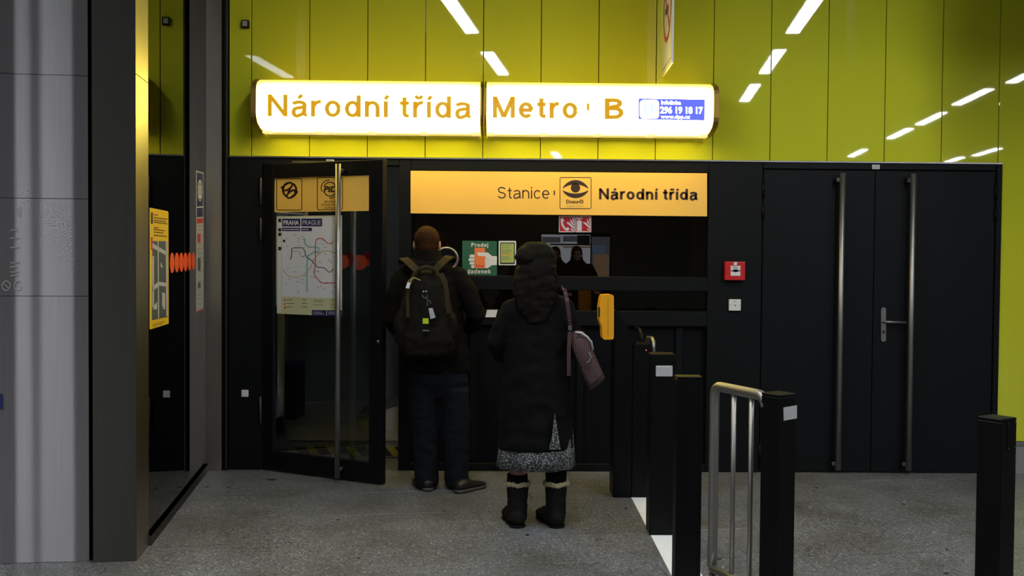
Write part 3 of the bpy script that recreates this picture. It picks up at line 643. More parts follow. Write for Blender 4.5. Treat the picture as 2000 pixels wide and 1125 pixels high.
gtext(SP, 'Metro', 962.5, 1128, 230, 41.5, 'sign_letters', sg2, .175, .15, .009, .003)
gtext(SP, 'B', 1181, 1216, 232.5, 40.5, 'sign_letters', sg2, .185, .17, .0, .003)
art('divider_mark', SP, rect(1146, 202, 1151, 216), 'sign_letters', sg2, .001, .003)
bp = art('blue_panel', SP, [(1247.5, 192.5), (1376.5, 194.5), (1376, 235.5), (1247, 233)], 'sign_blue', sg2, .001, .003)
art('white_square', SP, rrect(1249.5, 195, 1287, 232, 7), 'sign_white', bp, .003, .004)
tag(art('information_mark', SP, [*arc(1267, 213, 9, 12, 3, -60, 60), *arc(1267, 213, 9, 12, 3, 120, 240)], 'sign_pale', bp, .004, .005), kind='stuff')
text('print', SP, 'Infolinka', 1291, 1330, 204, 8, 'sign_white', bp, .04, .012, .0045)
text('print', SP, '296 19 18 17', 1289, 1373, 221, 13, 'sign_white', bp, .05, .012, .0045)
text('print', SP, 'www.dpp.cz', 1290, 1348, 231, 7, 'sign_white', bp, .04, .012, .0045)

# projecting no smoking panel above the sign
w0 = at(1293, 150, -.03); w1x = at(1312, 122, 0)
fA = Vector((w0.x, -.03, 0)); dR = ray(1312, 122); tt = (w0.z-CAM.z)/dR.z; nB = CAM + dR*tt
fB = Vector((nB.x, nB.y, 0)); fd = (fB-fA).normalized(); fn = Vector((fd.y, -fd.x, 0))
if fn.dot(CAM-fA) < 0: fn = -fn
FP = Plane(fA, fn)
ns = thing('no_smoking_panel', 'white no smoking panel projecting from the lime wall', 'sign', (fA.x, (fA.y+fB.y)/2, w0.z))
pan = [Vector((q.x, q.y, z))+fn*o for o in (0, -.012) for q, z in ((fA, w0.z), (fB, w0.z), (fB, w0.z+.95), (fA, w0.z+.95))]
mesh('panel', pan, [(0, 1, 2, 3), (4, 5, 6, 7), (0, 1, 5, 4), (1, 2, 6, 5), (2, 3, 7, 6), (3, 0, 4, 7)], 'sheet_white', ns)
def fpt(a, z, o): q = fA+(fB-fA)*a; return Vector((q.x, q.y, w0.z+z))+fn*o
Lp = (fB-fA).length
def fdisc(name, polys, mat, o):
    vs, fs = [], []
    for p in polys:
        b = len(vs); vs += [fpt(.5+x/Lp, .42+z, o) for x, z in p]; fs.append(tuple(range(b, b+len(p))))
    me = bpy.data.meshes.new(name); me.from_pydata([tuple(v) for v in vs], [], fs); return link(name, me, mat, ns)
rr = Lp*.40
fdisc('red_ring', strip(ell(0, 0, rr, rr), ell(0, 0, rr*.84, rr*.84))+[[(-rr*.66, rr*.56), (-rr*.56, rr*.66), (rr*.66, -rr*.56), (rr*.56, -rr*.66)]], 'ink_red', .002)
fdisc('cigarette', [[(-rr*.5, -.02), (rr*.3, -.02), (rr*.3, .03), (-rr*.5, .03)]], 'ink_black', .0012)
fdisc('border', [[(-Lp*.46, -.385), (Lp*.46, -.385), (Lp*.46, -.377), (-Lp*.46, -.377)], [(Lp*.45, -.38), (Lp*.46, -.38), (Lp*.46, .48), (Lp*.45, .48)]], 'ink_grey', .0012)
tube('bracket', [fpt(.3, .951, -.006), fpt(.3, CEIL-w0.z-.001, -.006)], .006, 'steel', ns, 8); tube('bracket', [fpt(.8, .951, -.006), fpt(.8, CEIL-w0.z-.001, -.006)], .006, 'steel', ns, 8)

# ================================================================ SIGNS ON THE BOOTH
OS = Plane((0, -.002, 0), (0, -1, 0)); O0 = Plane((0, 0, 0), (0, -1, 0))
sv = thing('supervisor_sign', 'wide orange sign with an eye pictogram over the booth', 'sign', tuple(OS.hit(1090, 420)))
art('panel', OS, [(802, 333.5), (1381, 338.5), (1381, 422.5), (802, 416.5)], 'orange_film', sv, -.045, 0)
gtext(OS, 'Stanice', 972, 1073, 387.5, 22.5, 'ink_brown', sv, .095, .13, .006)
art('divider_mark', OS, rect(1081.5, 372, 1084, 381), 'ink_brown', sv, 0, .0012)
gtext(OS, 'Národní třída', 1170, 1362, 389.3, 21.5, 'ink_brown', sv, .185, .12, .007)
pg = art('pictogram_frame', OS, frame(1093, 346, 1155, 408, 3, 1.3), 'ink_brown', sv, 0, .0012)
def lens(x0, x1, ym, b0, b1, n=16):
    o = []; i_ = []
    for k in range(n+1):
        t = k/n; x = x0+(x1-x0)*t; q = 4*t*(1-t); o.append((x, ym+b0*q)); i_.append((x, ym+(b0-b1)*q))
    return strip(o, i_, False)
eye = []
for k in range(16):
    t0, t1 = k/16, (k+1)/16
    def up(t): x = 1099+50*t; return (x, 367-15.5*(4*t*(1-t))**.8), (x, 368.5-8.5*(4*t*(1-t)))
    def dn(t): x = 1099+50*t; return (x, 373+14*(4*t*(1-t))**.8), (x, 371.5+6.5*(4*t*(1-t)))
    a, b = up(t0); c, d_ = up(t1); eye.append([a, c, d_, b]); a, b = dn(t0); c, d_ = dn(t1); eye.append([a, c, d_, b])
art('eye', OS, eye+[ell(1124, 367, 9.2, 9.2)], 'ink_brown', pg, 0, .0012)
text('print', OS, 'Dozorčí', 1106, 1140, 397, 7, 'ink_brown', pg, .03, .006); text('print', OS, 'Supervisor', 1106, 1140, 404.5, 5.2, 'ink_gold', pg, .0, .006)
# fire signs
for nm, x0, lab in (('fire_phone_sign', 1091.5, 'red fire telephone sign with white handset on booth window'), ('fire_extinguisher_sign', 1123.8, 'red fire extinguisher sign with white cylinder on booth window')):
    t = thing(nm, lab, 'sign', tuple(GL.hit(x0+15, 454)))
    art('plate', GL, rrect(x0, 422, x0+31, 453.5, 1), 'white_plastic', t, .0005, .002); art('red_field', GL, rect(x0+1.5, 423.8, x0+29.5, 451.8), 'red_plastic', t, .002, .0026)
    fla = [[(x0+14, 434), (x0+20, 434), (x0+29, 443), (x0+29, 447), (x0+24, 443)], [(x0+22, 425), (x0+24, 430), (x0+29, 438), (x0+29, 441), (x0+23, 434)], [(x0+27, 424), (x0+29, 427), (x0+29, 435), (x0+26.5, 430)], [(x0+22, 446), (x0+29, 448.5), (x0+29, 450.5), (x0+24, 449.5)]]
    art('flames', GL, fla, 'white_plastic', t, .0026, .0032)
    if 'phone' in nm: art('handset', GL, [[(x0+3, 428), (x0+6, 425), (x0+9, 427), (x0+10.5, 432), (x0+7.5, 433.5), (x0+9.5, 440), (x0+14, 446), (x0+17, 443.5), (x0+20.5, 445.5), (x0+19, 450), (x0+15, 451), (x0+9, 446.5), (x0+4.5, 439)]], 'white_plastic', t, .0026, .0032)
    else: art('cylinder', GL, [rrect(x0+3, 431, x0+12.5, 451, 1.6), rect(x0+6, 427, x0+9.5, 431), [(x0+2, 425), (x0+7, 425.5), (x0+14, 425), (x0+14, 428), (x0+7, 427.5), (x0+3, 429)]], 'white_plastic', t, .0026, .0032)
# ticket sale sign and notice
ts = thing('ticket_sign', 'green ticket sale sign with a white hand holding an orange ticket', 'sign', tuple(GL.hit(936, 538)))
art('panel', GL, [(903, 470), (970.5, 471), (970.5, 538), (903, 537)], 'sheet_green', ts, .0005, .002)
gtext(GL, 'Prodej', 920.5, 953.5, 482.3, 7.8, 'white_plastic', ts, .19, .12, .0, .003); gtext(GL, 'jízdenek', 914, 958.5, 534, 8, 'white_plastic', ts, .19, .12, .0, .003)
art('hand', GL, [[(926.5, 498), (928.5, 493), (953, 493.2), (961, 500), (970.5, 500.5), (970.5, 517.5), (961, 518), (953, 523.5), (926.5, 523.5)], rrect(917, 497.2, 932, 503.2, 2.9), rrect(915, 504.2, 932, 510.2, 2.9), rrect(917, 511.5, 932, 517, 2.6), rrect(920, 518, 932, 523.5, 2.6)], 'white_plastic', ts, .002, .0026)
art('ticket', GL, [[(927, 484), (947.5, 484), (947.5, 493.2), (932, 493), (932, 495.5), (935, 500), (947.5, 500.5), (947.5, 524), (927, 524)]], 'ticket_orange', ts, .0026, .0032)
text('print', GL, 'Tickets', 928.5, 945.5, 521, 4, 'ink_red', ts, .02, 0, .0036)
art('thumb_crease', GL, stroke([(947.5, 500.5), (949, 504), (951, 506.5), (954.5, 507.5)], .6), 'ink_grey', ts, .0026, .0032)
nt_ = thing('notice_frame', 'small white framed lime notice beside the ticket sign', 'notice', tuple(GL.hit(990, 518)))
art('frame', GL, rrect(974, 470.5, 1008, 518, 2), 'white_plastic', nt_, .0005, .003); art('border', GL, rrect(976.5, 473.5, 1005.5, 516, 1.5), 'ink_black', nt_, .003, .0035)
art('sheet', GL, rect(978, 475.5, 1003.5, 513), 'sheet_lime', nt_, .0035, .004); lines(GL, 'print', 979.5, 1002, [478, 482.5, 487, 490, 493, 501, 504, 507], 1.2, 'ink_grey', nt_, .0044, seed=6)
text('print', GL, 'INFO 24H', 980, 999, 498.5, 3.2, 'ink_orange', nt_, .01, 0, .0045)
# speech ring
cR = GL.hit(872, 506)
bm = bmesh.new(); bm_tube(bm, [cR+Vector((.083*math.cos(t), -.012, .083*math.sin(t))) for t in (2*math.pi*i/40 for i in range(41))], .010, 8, cap=False)
sr = thing('speech_ring', 'round steel speech ring in the booth window beside a head', 'ring', tuple(cR-Vector((0, 0, .09)))); from_bm('rim', bm, 'tube_steel', sr, True)
bm = bmesh.new(); bmesh.ops.create_cone(bm, cap_ends=True, segments=32, radius1=.074, radius2=.074, depth=.006, matrix=Matrix.Translation(cR+Vector((0, -.008, 0)))@Matrix.Rotation(math.pi/2, 4, 'X')); from_bm('grille', bm, 'black_metal', sr)
# paper slip on the rail
RLp = Plane((0, -.004, 0), (0, -1, 0))
tag(art('paper_slip', RLp, [(951.5, 605), (972, 605), (968, 619.5), (947.5, 619.5)], 'paper', None, .001, .004), 'white paper slip on the booth rail between the two people', 'paper')

# ================================================================ DOORS
# open glass door
hA = Vector((wx(515), -.012, 0)); fE = flo(745, 945.5, .012); fE.z = 0
dd = (fE-hA).normalized(); dn_ = Vector((dd.y, -dd.x, 0))
if dn_.dot(CAM-hA) < 0: dn_ = -dn_
DP = Plane(hA, dn_); DL = (fE-hA).length; DT = 2.262
dr = thing('door_1', 'open glazed metal door with long steel pull bar', 'door', tuple(hA), kind='structure')
def dbox(name, a0, a1, z0, z1, o0, o1, mat, par=dr, bev=.002):
    bm = bmesh.new(); bm_box(bm, a0, a1, o0, o1, z0, z1, bev)
    for q in bm.verts: c = q.co.copy(); q.co = hA + dd*c.x + dn_*c.y + Vector((0, 0, c.z))
    return from_bm(name, bm, mat, par)
def da(px, py=620): return (DP.hit(px, py)-hA).dot(dd)
def dz(px, py): return DP.hit(px, py).z
g0_, g1_ = da(533), da(721); zt, zl = dz(600, 345), .15
dbox('stile', 0, g0_, .012, DT, -.05, 0, 'anthracite'); dbox('stile', g1_, DL, .012, DT, -.05, 0, 'anthracite')
dbox('top_rail', g0_+.0005, g1_-.0005, zt, DT, -.05, 0, 'anthracite'); dbox('bottom_rail', g0_+.0005, g1_-.0005, .012, zl, -.05, 0, 'anthracite')
dbox('pane', g0_+.0005, g1_-.0005, zl+.0005, zt-.0005, -.026, -.018, 'door_glass', bev=0)
DG = Plane(hA-dn_*.018, dn_)
pa = da(671.5); tube('pull_bar', [hA+dd*pa+dn_*.07+Vector((0, 0, z)) for z in (.035, 2.235)], .019, 'tube_steel', dr, 16)
for z in (.09, 2.19): tube('bar_bracket', [hA+dd*(pa+.004)+dn_*.0005+Vector((0, 0, z)), hA+dd*(pa+.004)+dn_*.055+Vector((0, 0, z))], .014, 'steel_dark', dr, 10)
for z0, z1 in ((dz(515, 400), dz(515, 348)), (dz(515, 470), dz(515, 426)), (.35, .55)): tube('hinge', [hA+Vector((-.018, -.012, z)) for z in (z0, z1)], .012, 'steel_dark', dr, 10)
tube('lock_cylinder', [hA+dd*(DL-.03)+dn_*.0005+Vector((0, 0, 1.0)), hA+dd*(DL-.03)+dn_*.012+Vector((0, 0, 1.0))], .012, 'steel', dr, 10)
box('closer_arm', wx(570), wx(665), -.012, -.002, wz(318, 600), wz(314.5, 600), 'steel_dark', pt)
lt = tag(art('door_label', O0, rect(637.5, 311.5, 652.5, 318.5), 'white_plastic', None, .0005, .0015), 'tiny white label on the frame over the open door', 'label')
lines(O0, 'print', 638.5, 651, [313.2, 315.6], 1.3, 'ink_grey', lt, .0019, seed=5)
# orange strip and logos on the door
ds = thing('operator_sign', 'orange door sign with two dark logos on the open door', 'sign', tuple(DG.hit(620, 412)))
art('panel', DG, [(531, 347), (720.5, 342.5), (720.5, 412), (531, 414.5)], 'orange_film', ds, .0005, .002)
L1 = art('logo_frame', DG, frame(540, 348, 590.5, 411, 4, 1.4), 'ink_brown', ds, .002, .0026)
lg = [*arc(566, 371, 15, 16, 4, -60, 75), *arc(566, 371, 15, 16, 4, 120, 255)]
art('logo_emblem', DG, lg+[*strip(ell(562, 364.5, 12.5, 7.5, 24, -35), ell(562, 364.5, 9, 3.5, 24, -35)), *strip(ell(570, 379, 12.5, 7.5, 24, -35), ell(570, 379, 9, 3.5, 24, -35)), [(549, 364), (556, 364), (556, 368.5), (549, 368.5)], [(574, 373), (582, 373), (582, 377.5), (576, 377.5)], *stroke([(563, 376), (568, 367)], 3)], 'ink_brown', L1, .002, .0026)
text('print', DG, 'Dopravní podnik', 549, 582, 398, 4, 'ink_brown', L1, .01); text('print', DG, 'hlavního města Prahy', 543, 588, 405, 4, 'ink_brown', L1, .01)
L2 = art('logo_frame', DG, frame(619.5, 346, 670, 410.5, 4, 1.4), 'ink_brown', ds, .002, .0026)
art('logo_emblem', DG, [*arc(645, 369.5, 13.5, 14.5, 2, 20, 160), *arc(645, 369.5, 13.5, 14.5, 2, 200, 340), *arc(643, 367, 16, 16, 1.6, 150, 275), *arc(645, 372, 16, 16, 1.8, -30, 95)], 'ink_brown', L2, .002, .0026)
text('lettering', DG, 'PiD', 632, 659, 375, 11.5, 'ink_brown', L2, .04, 0, .0032, .25)
for b, x0, x1, y in (('PRAŽSKÁ', 634, 656, 396), ('INTEGROVANÁ', 628, 662, 402), ('DOPRAVA', 633, 657, 408)): text('print', DG, b, x0, x1, y, 4, 'ink_brown', L2, .01, 0, .0026, .2)
# metro map
mp_ = thing('metro_map', 'white metro network map poster on the open glass door', 'poster', tuple(DG.hit(602, 616)))
art('sheet', DG, [(540.5, 422.5), (668, 420.5), (668, 618), (541, 612.5)], 'sheet_cream', mp_, .0005, .0016)
art('map_field', DG, [(551, 425), (667, 424), (667, 583), (551, 579)], 'sheet_white', mp_, .0016, .002)
art('icon_column', DG, [(542.5, 425), (549.5, 425), (549.5, 609), (543, 608.5)], 'sheet_white', mp_, .0016, .002)
art_each('icon', DG, [rrect(543.8, 427, 549.6, 434, 1), rrect(543.8, 445.5, 549.6, 452, 1), rrect(543.8, 454.5, 549.6, 461, 1), rrect(543.8, 482, 549.6, 489, 1), rrect(553, 468, 557.5, 473, .8)], 'ink_black', mp_, .002, .0024)
hd = art_each('title_plate', DG, [rrect(551.5, 427, 587, 442.5, 1.2), rrect(589, 426.8, 629.5, 442.2, 1.2), rrect(551.5, 444.8, 587, 451.5, 1), rrect(589, 444.8, 609.5, 451.5, 1)], 'ink_blue', mp_, .002, .0024)
text('lettering', DG, 'PRAHA', 554, 584.5, 439, 8.6, 'white_plastic', hd, .03, 0, .003); text('lettering', DG, 'PRAGUE', 591.5, 627, 439, 8.6, 'white_plastic', hd, -.002, 0, .003)
lines(DG, 'print', 554, 586, [447.4], 1.6, 'white_plastic', hd, .003, seed=2); lines(DG, 'print', 591, 608, [447.4], 1.6, 'white_plastic', hd, .003, seed=8)
art('river', DG, stroke([(595, 466), (596, 476), (602, 482), (615, 483), (624, 484), (623, 491), (612, 494), (602, 500), (600, 515), (600, 545), (600, 571)], 3.2), 'ink_teal', mp_, .002, .0024)
art('line_green', DG, stroke([(568, 507), (570, 500), (570, 486), (574, 484), (591, 484), (596, 490), (597, 500), (603, 505), (609, 509), (616, 517), (621, 522), (634, 523), (638, 527), (643, 532), (648, 530), (652, 525)], 1.7), 'sheet_slate', mp_, .0024, .0028)
art('line_red', DG, stroke([(651, 472), (647, 475.5), (641, 476), (632, 467), (626, 465.5), (619, 467), (616.5, 474), (616.5, 520), (614, 530), (615, 538), (628, 552.5), (656, 552.5)], 1.6), 'ink_red', mp_, .0028, .0031)
art('line_yellow', DG, [*stroke([(606, 525), (612, 510), (620, 498), (630, 491), (645, 490), (655, 495), (662, 503)], 1.3), *stroke([(553, 526), (558, 534), (566, 540), (580, 542), (592, 538), (606, 525)], 1.3)], 'ink_gold', mp_, .0024, .0027)
rr_ = random.Random(3); dots = []
for i in range(70):
    x, y = rr_.uniform(557, 662), rr_.uniform(458, 572); wd = rr_.uniform(2, 7); dots.append(rect(x, y, min(x+wd, 665), y+.8))
tag(art('station_names', DG, dots, 'ink_grey', mp_, .0031, .0034), kind='stuff')
lines(DG, 'legend', 560, 577, [585, 592, 599], 1.2, 'ink_brown', mp_, .0022, seed=1); lines(DG, 'legend', 590, 601, [585, 592, 599], 1.2, 'ink_black', mp_, .0022, seed=4); lines(DG, 'legend', 613, 640, [586, 589, 595], 1.2, 'ink_grey', mp_, .0022, seed=7); lines(DG, 'legend', 646, 663, [586, 594, 600], 1.2, 'ink_grey', mp_, .0022, seed=9)
art_each('legend_mark', DG, [ell(556.5, 586, 1.8, 1.8, 10), ell(556.5, 593.5, 1.8, 1.8, 10), ell(557, 601, 2, 2, 10)], 'ink_orange', mp_, .0016, .0024)
ft = art_each('footer_plate', DG, [[(609.5, 605.5), (637.5, 605.8), (637.5, 617.5), (609.5, 616.5)], [(639, 605.8), (668, 606), (668, 618.5), (639, 617.5)]], 'ink_blue', mp_, .0016, .0024)
lines(DG, 'print', 612, 635, [609, 612.5], 1.2, 'sheet_white', ft, .003, seed=3); lines(DG, 'print', 642, 664, [609, 612.5], 1.2, 'sheet_white', ft, .003, seed=5)
# red dots on the glass of the door
for cx, lab in ((683, 'dim red round sticker on the open door beside the pull bar'), (715, 'dim red round sticker on the open door near its free edge')):
    tag(art('warning_dot', DG, ell(cx, 506, 7.5 if cx < 700 else 6.5, 14, 20), 'ink_red', None, -.0105, -.0095), lab, 'sticker', 'red stickers on the open door')
# double door on the right
XM = wx(1705.5, 620)
def leaf(name, x0, x1, barpx, label, hinge_x):
    t = thing(name, label, 'door', ((x0+x1)/2, .02, .006), kind='structure')
    box('leaf', x0, x1, .004, .06, .006, wz(333, 1700), 'anthracite', t, .003)
    b = Plane((0, -.066, 0), (0, -1, 0)); x = b.hit(barpx, 630).x
    tube('pull_bar', [(x, -.066, z) for z in (.035, wz(340, 1700))], .021, 'tube_steel', t, 16)
    for z in (.08, wz(353, 1700)): box('bar_bracket', x-.045, x+.006, -.062, .0035, z-.016, z+.016, 'steel_dark', t, .003)
    for za, zb2 in ((355, 388), (405, 430), (870, 905)): tube('hinge', [(hinge_x, -.006, wz(q, 1700)) for q in (za, zb2)], .011, 'anthracite_panel', t, 10)
    return t
d2 = leaf('door_2', XP+.004, XM-.002, 1641.5, 'left leaf of the dark double door beside the red alarm', XP+.001)
d3 = leaf('door_3', XM+.002, XR-.002, 1779.5, 'right leaf of the dark double door with a lever handle', XR)
DF = Plane((0, .004, 0), (0, -1, 0))
hp = art('handle_plate', DF, rrect(1720, 600.5, 1729.5, 667, 4), 'steel', d3, .0005, .01)
q0 = DF.hit(1724.5, 628); tube('lever', [q0+Vector((0, -.010, 0)), q0+Vector((0, -.05, 0)), q0+Vector((.02, -.056, 0)), q0+Vector((.15, -.056, -.003))], .009, 'tube_steel', hp, 10)
art('key_slot', DF, ell(1724.8, 648, 2.4, 4), 'ink_black', hp, .0101, .0112)
np_ = tag(art('number_plate', O0, rect(1703.5, 321.8, 1718, 330.3), 'white_plastic', None, .0005, .0015), 'tiny white number plate 600 above the double door', 'label')
text('lettering', O0, '600', 1705, 1716.5, 329.2, 6.2, 'ink_black', np_, .0, 0, .0021)

# wall devices
AB = Plane((0, -.055, 0), (0, -1, 0)); f0, f1 = AB.hit(1417.5, 511), AB.hit(1455.5, 547.5)
fa = thing('fire_alarm', 'red fire alarm call point on the dark post', 'alarm', ((f0.x+f1.x)/2, -.03, f1.z))
box('housing', f0.x, f1.x, -.055, -.0005, f1.z, f0.z, 'red_plastic', fa, .004, 2)
art('glass_face', AB, rect(1427, 519, 1446, 538.5), 'white_plastic', fa, .0005, .002); art('symbol', AB, [rrect(1433, 511.8, 1439.5, 517.8, 1.5)], 'white_plastic', fa, .0005, .002)
art('target', AB, [rect(1428, 527.6, 1445, 530), ell(1436.5, 528.8, 5, 3)], 'ink_black', fa, .002, .0026); lines(AB, 'print', 1431, 1442, [520.5, 523], 1.3, 'ink_grey', fa, .0026, seed=3)
WB = Plane((0, -.025, 0), (0, -1, 0)); s0, s1 = WB.hit(1424.5, 584.5), WB.hit(1447, 607)
sw = thing('key_switch', 'square white key switch plate below the fire alarm', 'switch', ((s0.x+s1.x)/2, -.012, s1.z))
box('plate', s0.x, s1.x, -.025, -.0005, s1.z, s0.z, 'white_plastic', sw, .003, 2); art('key_slot', WB, [rect(1434.3, 595.5, 1437.5, 597.2), ell(1427.3, 596, .7, .7, 8), ell(1444.3, 595.8, .7, .7, 8)], 'ink_black', sw, .0005, .0014); lines(WB, 'print', 1433, 1439, [588], 1.2, 'ink_grey', sw, .0014)
s0, s1 = WB.hit(471, 762), WB.hit(484, 775.5)
cs = thing('wall_button', 'small white square button on the dark frame left of the open door', 'button', ((s0.x+s1.x)/2, -.012, s1.z))
box('plate', s0.x, s1.x, -.018, -.0005, s1.z, s0.z, 'white_plastic', cs, .003, 2); box('cap', s0.x+.012, s1.x-.012, -.022, -.0185, s1.z+.012, s0.z-.012, 'white_plastic', cs, .001)
s0, s1 = WB.hit(471.5, 39), WB.hit(486, 54.5)
se = thing('wall_sensor', 'small grey square sensor high on the lime wall', 'sensor', ((s0.x+s1.x)/2, -.012, s1.z))
box('housing', s0.x, s1.x, -.035, .0035, s1.z, s0.z, 'anthracite', se, .004, 2); box('face', s0.x+.009, s1.x-.009, -.039, -.0355, s1.z+.009, s0.z-.009, 'grey_plastic', se, .002)

# ================================================================ GATES
# pedestal with the ticket validator
pA0, pA1 = flo(1197, 972), flo(1267, 971.5)
gt = thing('validator_pedestal', 'black gate pedestal with sloping top carrying the yellow validator', 'pedestal', tuple((pA0+pA1)/2))
yA = pA0.y; xA0, xA1, xA2 = pA0.x, at(1233, 970, yA).x, pA1.x
zT = at(1205, 606, yA).z; zM = at(1240, 668, yA).z
bm = bmesh.new(); bm_box(bm, xA0, xA1, yA, yA+.22, 0, zM-.01, .004); gp = from_bm('column', bm, 'black_metal', gt)
prism_v = [(at(1199, 604, yA).x, zT), (at(1206, 604, yA).x, zT), (at(1243, 668, yA).x, zM), (xA0, zM)]
mesh('sloping_fin', [(x, y, z) for y in (yA+.004, yA+.2) for x, z in [(xA0, zM-.009)] + prism_v[:3] + [(prism_v[2][0], zM-.009)]], [(0, 1, 2, 3, 4), (5, 6, 7, 8, 9)]+[(i, (i+1) % 5, 5+(i+1) % 5, 5+i) for i in range(5)], 'black_metal', gt)
box('reader_box', xA1+.001, xA2, yA, yA+.22, 0, zM-.012, 'black_metal', gt, .004)
RP = Plane((0, yA, 0), (0, -1, 0))
art_each('screw', RP, [ell(1246, 670, .9, .9, 8), ell(1267.5, 670, .9, .9, 8), ell(1246, 701, .9, .9, 8), ell(1267.5, 701, .9, .9, 8)], 'screw', gt, 0, .001)
art('lamp', RP, ell(1262, 684, 1.1, 1.1, 8), 'red_led', gt, 0, .0012)
vd = thing('ticket_validator', 'yellow ticket validator box on the black gate pedestal', 'validator', tuple(at(1186, 663, yA-.02)))
VP = Plane((0, yA-.02, 0), (0, -1, 0))
prof = [(1176, 576), (1193, 575), (1197.5, 576.5), (1199, 580), (1199, 659), (1197, 663), (1180, 663.5), (1177, 660), (1176, 641), (1171, 626), (1170.5, 600), (1173, 583)]
art('shell', VP, prof, 'yellow_plastic', vd, -.075, .0); art('shell_back', VP, prof, 'yellow_plastic', vd, -.15, -.0765)
art('seam', VP, stroke([(1187.5, 581), (1187.5, 659)], .6), 'ink_brown', vd, 0, .0006)
art('ticket_slot', VP, rect(1169.8, 600, 1172, 619), 'ink_black', vd, -.06, .0005)
# rail loop beyond the pedestal and reader
lp = [at(1262, 672, yA+.3), at(1266, 659, yA+.3), at(1274, 661, yA+.2), at(1276.5, 668, yA+.16), at(1276.5, 690, yA+.13)]
pb = flo(1292, 1046)
g2 = thing('gate_post', 'black gate post with a white label in front of the pedestal', 'post', tuple(pb), 'black gate posts')
b0, b1 = flo(1268.5, 1046), flo(1316, 1046); zB = at(1290, 692, b0.y).z
box('body', b0.x, b1.x, b0.y, b0.y+.15, 0, zB, 'black_metal', g2, .004)
BP = Plane((0, b0.y, 0), (0, -1, 0)); art('label_plate', BP, rrect(1281, 714, 1313.5, 735, 1.5), 'reflector', g2, 0, .0015)
lines(BP, 'print', 1283, 1312, [715], 1.6, 'white_plastic', g2, .0022, seed=5)
hl = thing('bent_handrail', 'short bent steel handrail over the gate pedestal', 'rail', tuple(lp[-1])); bm = bmesh.new(); bm_tube(bm, lp, .014, 10); from_bm('bent_tube', bm, 'tube_steel', hl, True)
lp2 = [at(1242, 640, yA+.5), at(1250, 645, yA+.45), at(1254, 655, yA+.4), at(1252, 672, yA+.38)]
tube('back_tube', lp2, .016, 'black_metal', hl, 10)
ZP = 1.04
def post(name, tl, tr, tb, label, wdt, dpt, plate=None):
    # near top edge of the post from tl to tr at height ZP, turned with the hall
    p = flo(tl[0], tl[1], ZP); q = flo(tr[0], tr[1], ZP)
    u = Vector((q.x-p.x, q.y-p.y, 0)); wd = wdt or u.length; u.normalize(); v = Vector((-u.y, u.x, 0))
    t = thing(name, label, 'post', (p.x, p.y, 0), 'black gate posts')
    obox('body', p, u, v, wd, dpt, 0, ZP-.012, 'black_metal', t, .003); obox('cap', p, u, v, wd, dpt, ZP-.0115, ZP, 'black_metal', t, .003)
    return t, Plane((p.x, p.y, 0), -v), p, u, v
pc, PCp, *_ = post('gate_post', (1323, 736), (1373, 736.4), 0, 'black gate post left of the steel barrier frame', None, .10)
pe, PEp, pe0, peu, pev = post('gate_post', (1520, 771), (1556, 768), 0, 'black gate post with white reflector right of the barrier frame', None, .095)
art('reflector_plate', PEp, [(1530, 796), (1556, 791.5), (1556, 817), (1530.5, 821.5)], 'reflector', pe, 0, .0015)
pf, PFp, *_ = post('gate_post', (1957, 819), (1986.5, 815), 0, 'black gate post standing alone at the right edge', None, .092)
art('cover_plate', PFp, [(1967, 824), (1983, 821), (1982.5, 876), (1966.5, 880)], 'black_metal', pf, 0, .002)
art_each('screw', PFp, [ell(1969, 828, 1, 1, 8), ell(1981.5, 825, 1, 1, 8), ell(1968.5, 876, 1, 1, 8), ell(1981, 872, 1, 1, 8)], 'screw', pf, .002, .003)
# stainless barrier frame
bl = CAM.y+4.62; br = CAM.y+4.27
Lb = at(1396, 742, bl); Rb = at(1496, 760, br); zr = 1.045
Lb2 = Vector((Lb.x, Lb.y, 0)); Rb2 = Vector((Rb.x, Rb.y, 0)); bdv = (Rb2-Lb2).normalized(); bl_ = (Rb2-Lb2).length
bf = thing('barrier_frame', 'stainless steel tube barrier frame with upright bars', 'barrier', tuple((Lb2+Rb2)/2+Vector((0, 0, .2))))
rt = .022
def bpt(a, z): q = Lb2+bdv*a; return Vector((q.x, q.y, z))
rad = .045; pts = [bpt(0, .215)] + [bpt(0, z) for z in (.3, .6, .9)]
pts += [bpt(rad*(1-math.cos(t)), zr-rad-rt+rad*math.sin(t)) for t in (math.pi/2*i/6 for i in range(7))]
pts += [bpt(bl_*.4, zr-rt), bpt(bl_*.7, zr-rt)]
pts += [bpt(bl_-rad+rad*math.sin(t), zr-rt-rad+rad*math.cos(t)) for t in (math.pi/2*i/6 for i in range(7))]
tube('outer_tube', pts, rt, 'tube_steel', bf, 14)
tube('bottom_rail', [bpt(.0, .205), bpt(bl_*.985, .205)], rt*.9, 'tube_steel', bf, 12)
for a in (.40, .74): tube('upright_bar', [bpt(bl_*a, .215), bpt(bl_*a, zr-rt*1.6)], .011, 'tube_steel', bf, 10)
for a in (.0,): tube('foot', [bpt(bl_*a, 0), bpt(bl_*a, .185)], .014, 'steel_dark', bf, 10)

